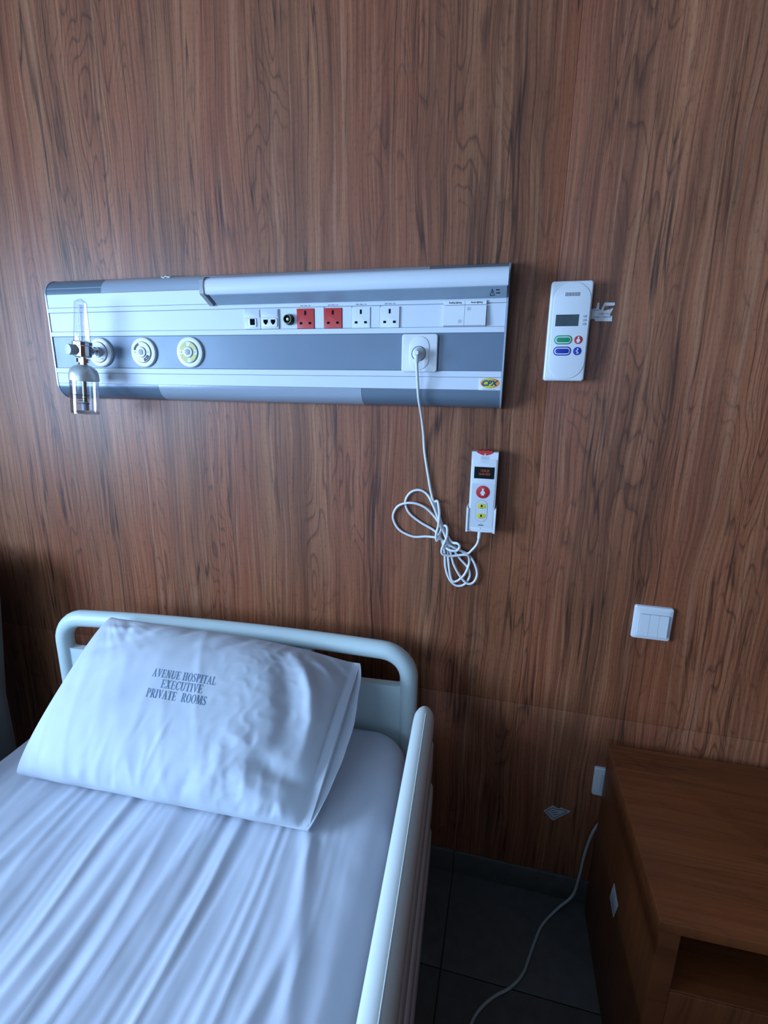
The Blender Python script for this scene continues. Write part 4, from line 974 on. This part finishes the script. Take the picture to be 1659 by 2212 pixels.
# ------------------------------------------------------------------ light switch and outlet on the wall
sw = tag(empty('light_switch', (0.3720, 0.0, 0.8600)), 'white square wall switch with three narrow rockers, right of the bed', 'light switch')
pl_ = [rrect(0.3720, 0.9035, 0.0866, 0.0866, 0.005)]
obj('frame', Geo().loft([[(p[0], y, p[1]) for p in rrect(0.3720, 0.9035, w, w, r_)] for w, y, r_ in ((0.0866, -0.0005, .005), (0.0866, -0.005, .005), (0.0840, -0.0085, .005), (0.0680, -0.0110, .003))]), 'white_plastic', sw, angle=25)
obj('gap', Geo().plate(rrect(0.3735, 0.9000, 0.0645, 0.0565, 0.002), -0.0105, -0.0113), 'groove', sw, smooth=False)
for k in range(3):
    x = 0.3735 - 0.0210 + 0.0210 * k
    obj('rocker', Geo().loft([[(p[0], (-0.0112 if i == 0 else -0.0160 + (0.0018 if p[1] > 0.90 else 0)), p[1]) for p in rrect(x, 0.9000, 0.0205, 0.0550, 0.0012)] for i in range(2)]), 'white_plastic', sw, smooth=False)
so = tag(empty('wall_outlet', (0.3330, 0.0, 0.3800)), 'white wall outlet plate half hidden behind the bedside cabinet', 'outlet')
obj('plate', Geo().plate(rrect(0.3328, 0.4236, 0.0866, 0.0866, 0.005), -0.0005, -0.0100, 0.003), 'white_plastic', so)
obj('insert', Geo().plate(rrect(0.3328, 0.4236, 0.055, 0.055, 0.003), -0.0098, -0.0112, 0.0006), 'white_plastic2', so)
for dx, dz, w, h in ((0, .012, .0046, .010), (-.0115, -.011, .0066, .005), (.0115, -.011, .0066, .005)):
    obj('pin_hole', Geo().plate(rect(.3328 + dx - w / 2, .3328 + dx + w / 2, .4236 + dz - h / 2, .4236 + dz + h / 2), -.0110, -.0115), 'hole', so, smooth=False)

# ------------------------------------------------------------------ worn labels
l1 = tag(empty('warning_sticker', (0.205, -0.0002, 0.262)), 'torn diamond-shaped paper sticker on the dark wall above the floor', 'sticker')
dp = [(0.1729, 0.2877), (0.1953, 0.3112), (0.2120, 0.3050), (0.2165, 0.3095), (0.2432, 0.3040), (0.2405, 0.2990), (0.2001, 0.2602)]
obj('sticker_paper', Geo().plate(dp, -0.0002, -0.0009), 'label_paper', l1, smooth=False)
g = Geo()
for a, c in (((0.1795, 0.2880), (0.1965, 0.3045)), ((0.1965, 0.3045), (0.2100, 0.3005)), ((0.2100, 0.3005), (0.2180, 0.3040)), ((0.2180, 0.3040), (0.2350, 0.3005)), ((0.2350, 0.3005), (0.2010, 0.2690)), ((0.2010, 0.2690), (0.1795, 0.2880)), ((0.1900, 0.2900), (0.2020, 0.2960)), ((0.1935, 0.2850), (0.2090, 0.2920)), ((0.2000, 0.2810), (0.2120, 0.2860))):
    g.plate(stroke2([a, c], 0.0013), -0.0008, -0.0012)
obj('sticker_print', g, 'ink', l1, smooth=False)

# ------------------------------------------------------------------ bedside cabinet
CX0, CX1, CYB, CYF, CZT = 0.3090, 0.7700, -0.0330, -0.4850, 0.5650
cab = tag(empty('bedside_cabinet', ((CX0 + CX1) / 2, (CYB + CYF) / 2, 0)), 'orange-brown wooden bedside cabinet with an open niche under its top', 'cabinet')
obj('top', Geo().box(CX0 - .0025, CX1 + .0025, CYF - .003, CYB, CZT - 0.022, CZT, 0.0012), 'cab_wood_top', cab)
obj('side_panel', Geo().box(CX0, CX0 + 0.034, CYF, CYB, 0.0, CZT - 0.0225, 0.0008), 'cab_wood_side', cab)
obj('side_panel', Geo().box(CX1 - 0.034, CX1, CYF, CYB, 0.0, CZT - 0.0225, 0.0008), 'cab_wood_side', cab)
obj('back_panel', Geo().box(CX0 + .0342, CX1 - .0342, CYB - 0.012, CYB - .001, 0.06, CZT - 0.0225), 'cab_wood_front', cab)
obj('niche_shelf', Geo().box(CX0 + .0342, CX1 - .0342, CYF + .003, CYB - .0125, 0.392, 0.410, 0.0008), 'cab_wood_top', cab)
dr = obj('drawer_front', Geo().box(CX0 + .0345, CX1 - .0345, CYF - .001, CYF + .017, 0.262, 0.4085, 0.0012), 'cab_wood_front', cab)
obj('handle', Geo().tube(spline([(0.475, CYF - .0005, 0.345), (0.480, CYF - .024, 0.345), (0.540, CYF - .028, 0.345), (0.600, CYF - .024, 0.345), (0.605, CYF - .0005, 0.345)], 6), 0.005, 10), 'satin_metal', dr)
do = obj('door', Geo().box(CX0 + .0345, CX1 - .0345, CYF - .001, CYF + .017, 0.062, 0.2590, 0.0012), 'cab_wood_front', cab)
obj('handle', Geo().tube(spline([(0.475, CYF - .0005, 0.215), (0.480, CYF - .024, 0.215), (0.540, CYF - .028, 0.215), (0.600, CYF - .024, 0.215), (0.605, CYF - .0005, 0.215)], 6), 0.005, 10), 'satin_metal', do)
obj('plinth', Geo().box(CX0 + .0342, CX1 - .0342, CYF + .03, CYF + .048, 0.0, 0.060), 'cab_wood_front', cab)
l2 = tag(empty('hazard_sticker', (CX0 - 0.0003, -0.247, 0.277)), 'small pale diamond sticker on the side of the bedside cabinet', 'sticker')
def yz(pts, x0, x1): return Geo().loft([[(x, y, z) for y, z in pts] for x in (x0, x1)])
obj('sticker_paper', yz([(-0.2307, 0.3420), (-0.2779, 0.3330), (-0.2609, 0.2773), (-0.2172, 0.2830)], CX0 - .0003, CX0 - .0010), 'label_paper', l2, smooth=False)
g = Geo()
for k in range(5):
    z = 0.296 + 0.008 * k
    g.add([(CX0 - .0012, -0.233 - .001 * k, z), (CX0 - .0012, -0.258 + .001 * k, z - .002), (CX0 - .0012, -0.258 + .001 * k, z), (CX0 - .0012, -0.233 - .001 * k, z + .002)], [(0, 1, 2, 3)])
obj('sticker_print', g, 'ink_grey', l2, smooth=False)

# the cabinet stands a touch askew
YAW = math.radians(1.2); PV0 = Vector((CX0 - 0.0025, CYB, 0))
for r_ in (cab, l2):
    r_.location = PV0 + Matrix.Rotation(YAW, 3, 'Z') @ (Vector(r_.location) - PV0); r_.rotation_euler = (0, 0, YAW)

# ------------------------------------------------------------------ cable trailing over the floor from behind the cabinet
cb_pts = [(0.330, -0.017, 0.330), (0.3063, -0.018, 0.2734), (0.2960, -0.018, 0.2219), (0.2895, -0.019, 0.1682), (0.2845, -0.022, 0.1056), (0.2725, -0.028, 0.0420), (0.2330, -0.0500, 0.0080), (0.1893, -0.1036, 0.0042), (0.1677, -0.1520, 0.0042), (0.1503, -0.1998, 0.0042), (0.1339, -0.2420, 0.0042), (0.1036, -0.2805, 0.0042), (0.0627, -0.3125, 0.0042), (0.0320, -0.3462, 0.0042), (0.0142, -0.3802, 0.0042), (0.000, -0.44, 0.0042), (-0.03, -0.52, 0.0042), (-0.08, -0.58, 0.0042)]
tag(obj('power_cable', Geo().tube(spline(cb_pts, 8), 0.0038, 10), 'cable', angle=80), 'pale grey cable snaking from behind the cabinet across the dark floor tiles', 'cable')

# ------------------------------------------------------------------ grey armchair left of the bed
AX0, AX1 = -2.14, -1.50
ch = tag(empty('armchair', ((AX0 + AX1) / 2, -0.45, 0)), 'dark grey upholstered armchair at the left edge beside the bed', 'armchair')
def cushion(name, x0, x1, y0, y1, z0, z1, bev, shear=0.0, zs=0.0):
    g = Geo().box(x0, x1, y0, y1, z0, z1, bev, bev * 1.2)
    g.v = [(x, y + (z - zs) * shear, z) for x, y, z in g.v]
    return obj(name, g, 'chair_fabric', ch, angle=50)
cushion('backrest', AX0 + .02, AX1 - .002, -0.30, -0.17, 0.40, 0.935, 0.035, 0.12, 0.40)
cushion('seat', AX0 + .09, AX1 - .09, -0.80, -0.31, 0.24, 0.44, 0.03)
cushion('arm', AX0, AX0 + .085, -0.80, -0.165, 0.10, 0.60, 0.03)
cushion('arm', AX1 - .085, AX1, -0.80, -0.165, 0.10, 0.60, 0.03)
for x in (AX0 + .05, AX1 - .05):
    for y in (-0.74, -0.22):
        obj('leg', Geo().lathe([(0.014, 0.0), (0.020, 0.11)], (x, y, 0.0), (0, 0, 1), 14), 'black_plastic', ch)
bpy.context.view_layer.update()
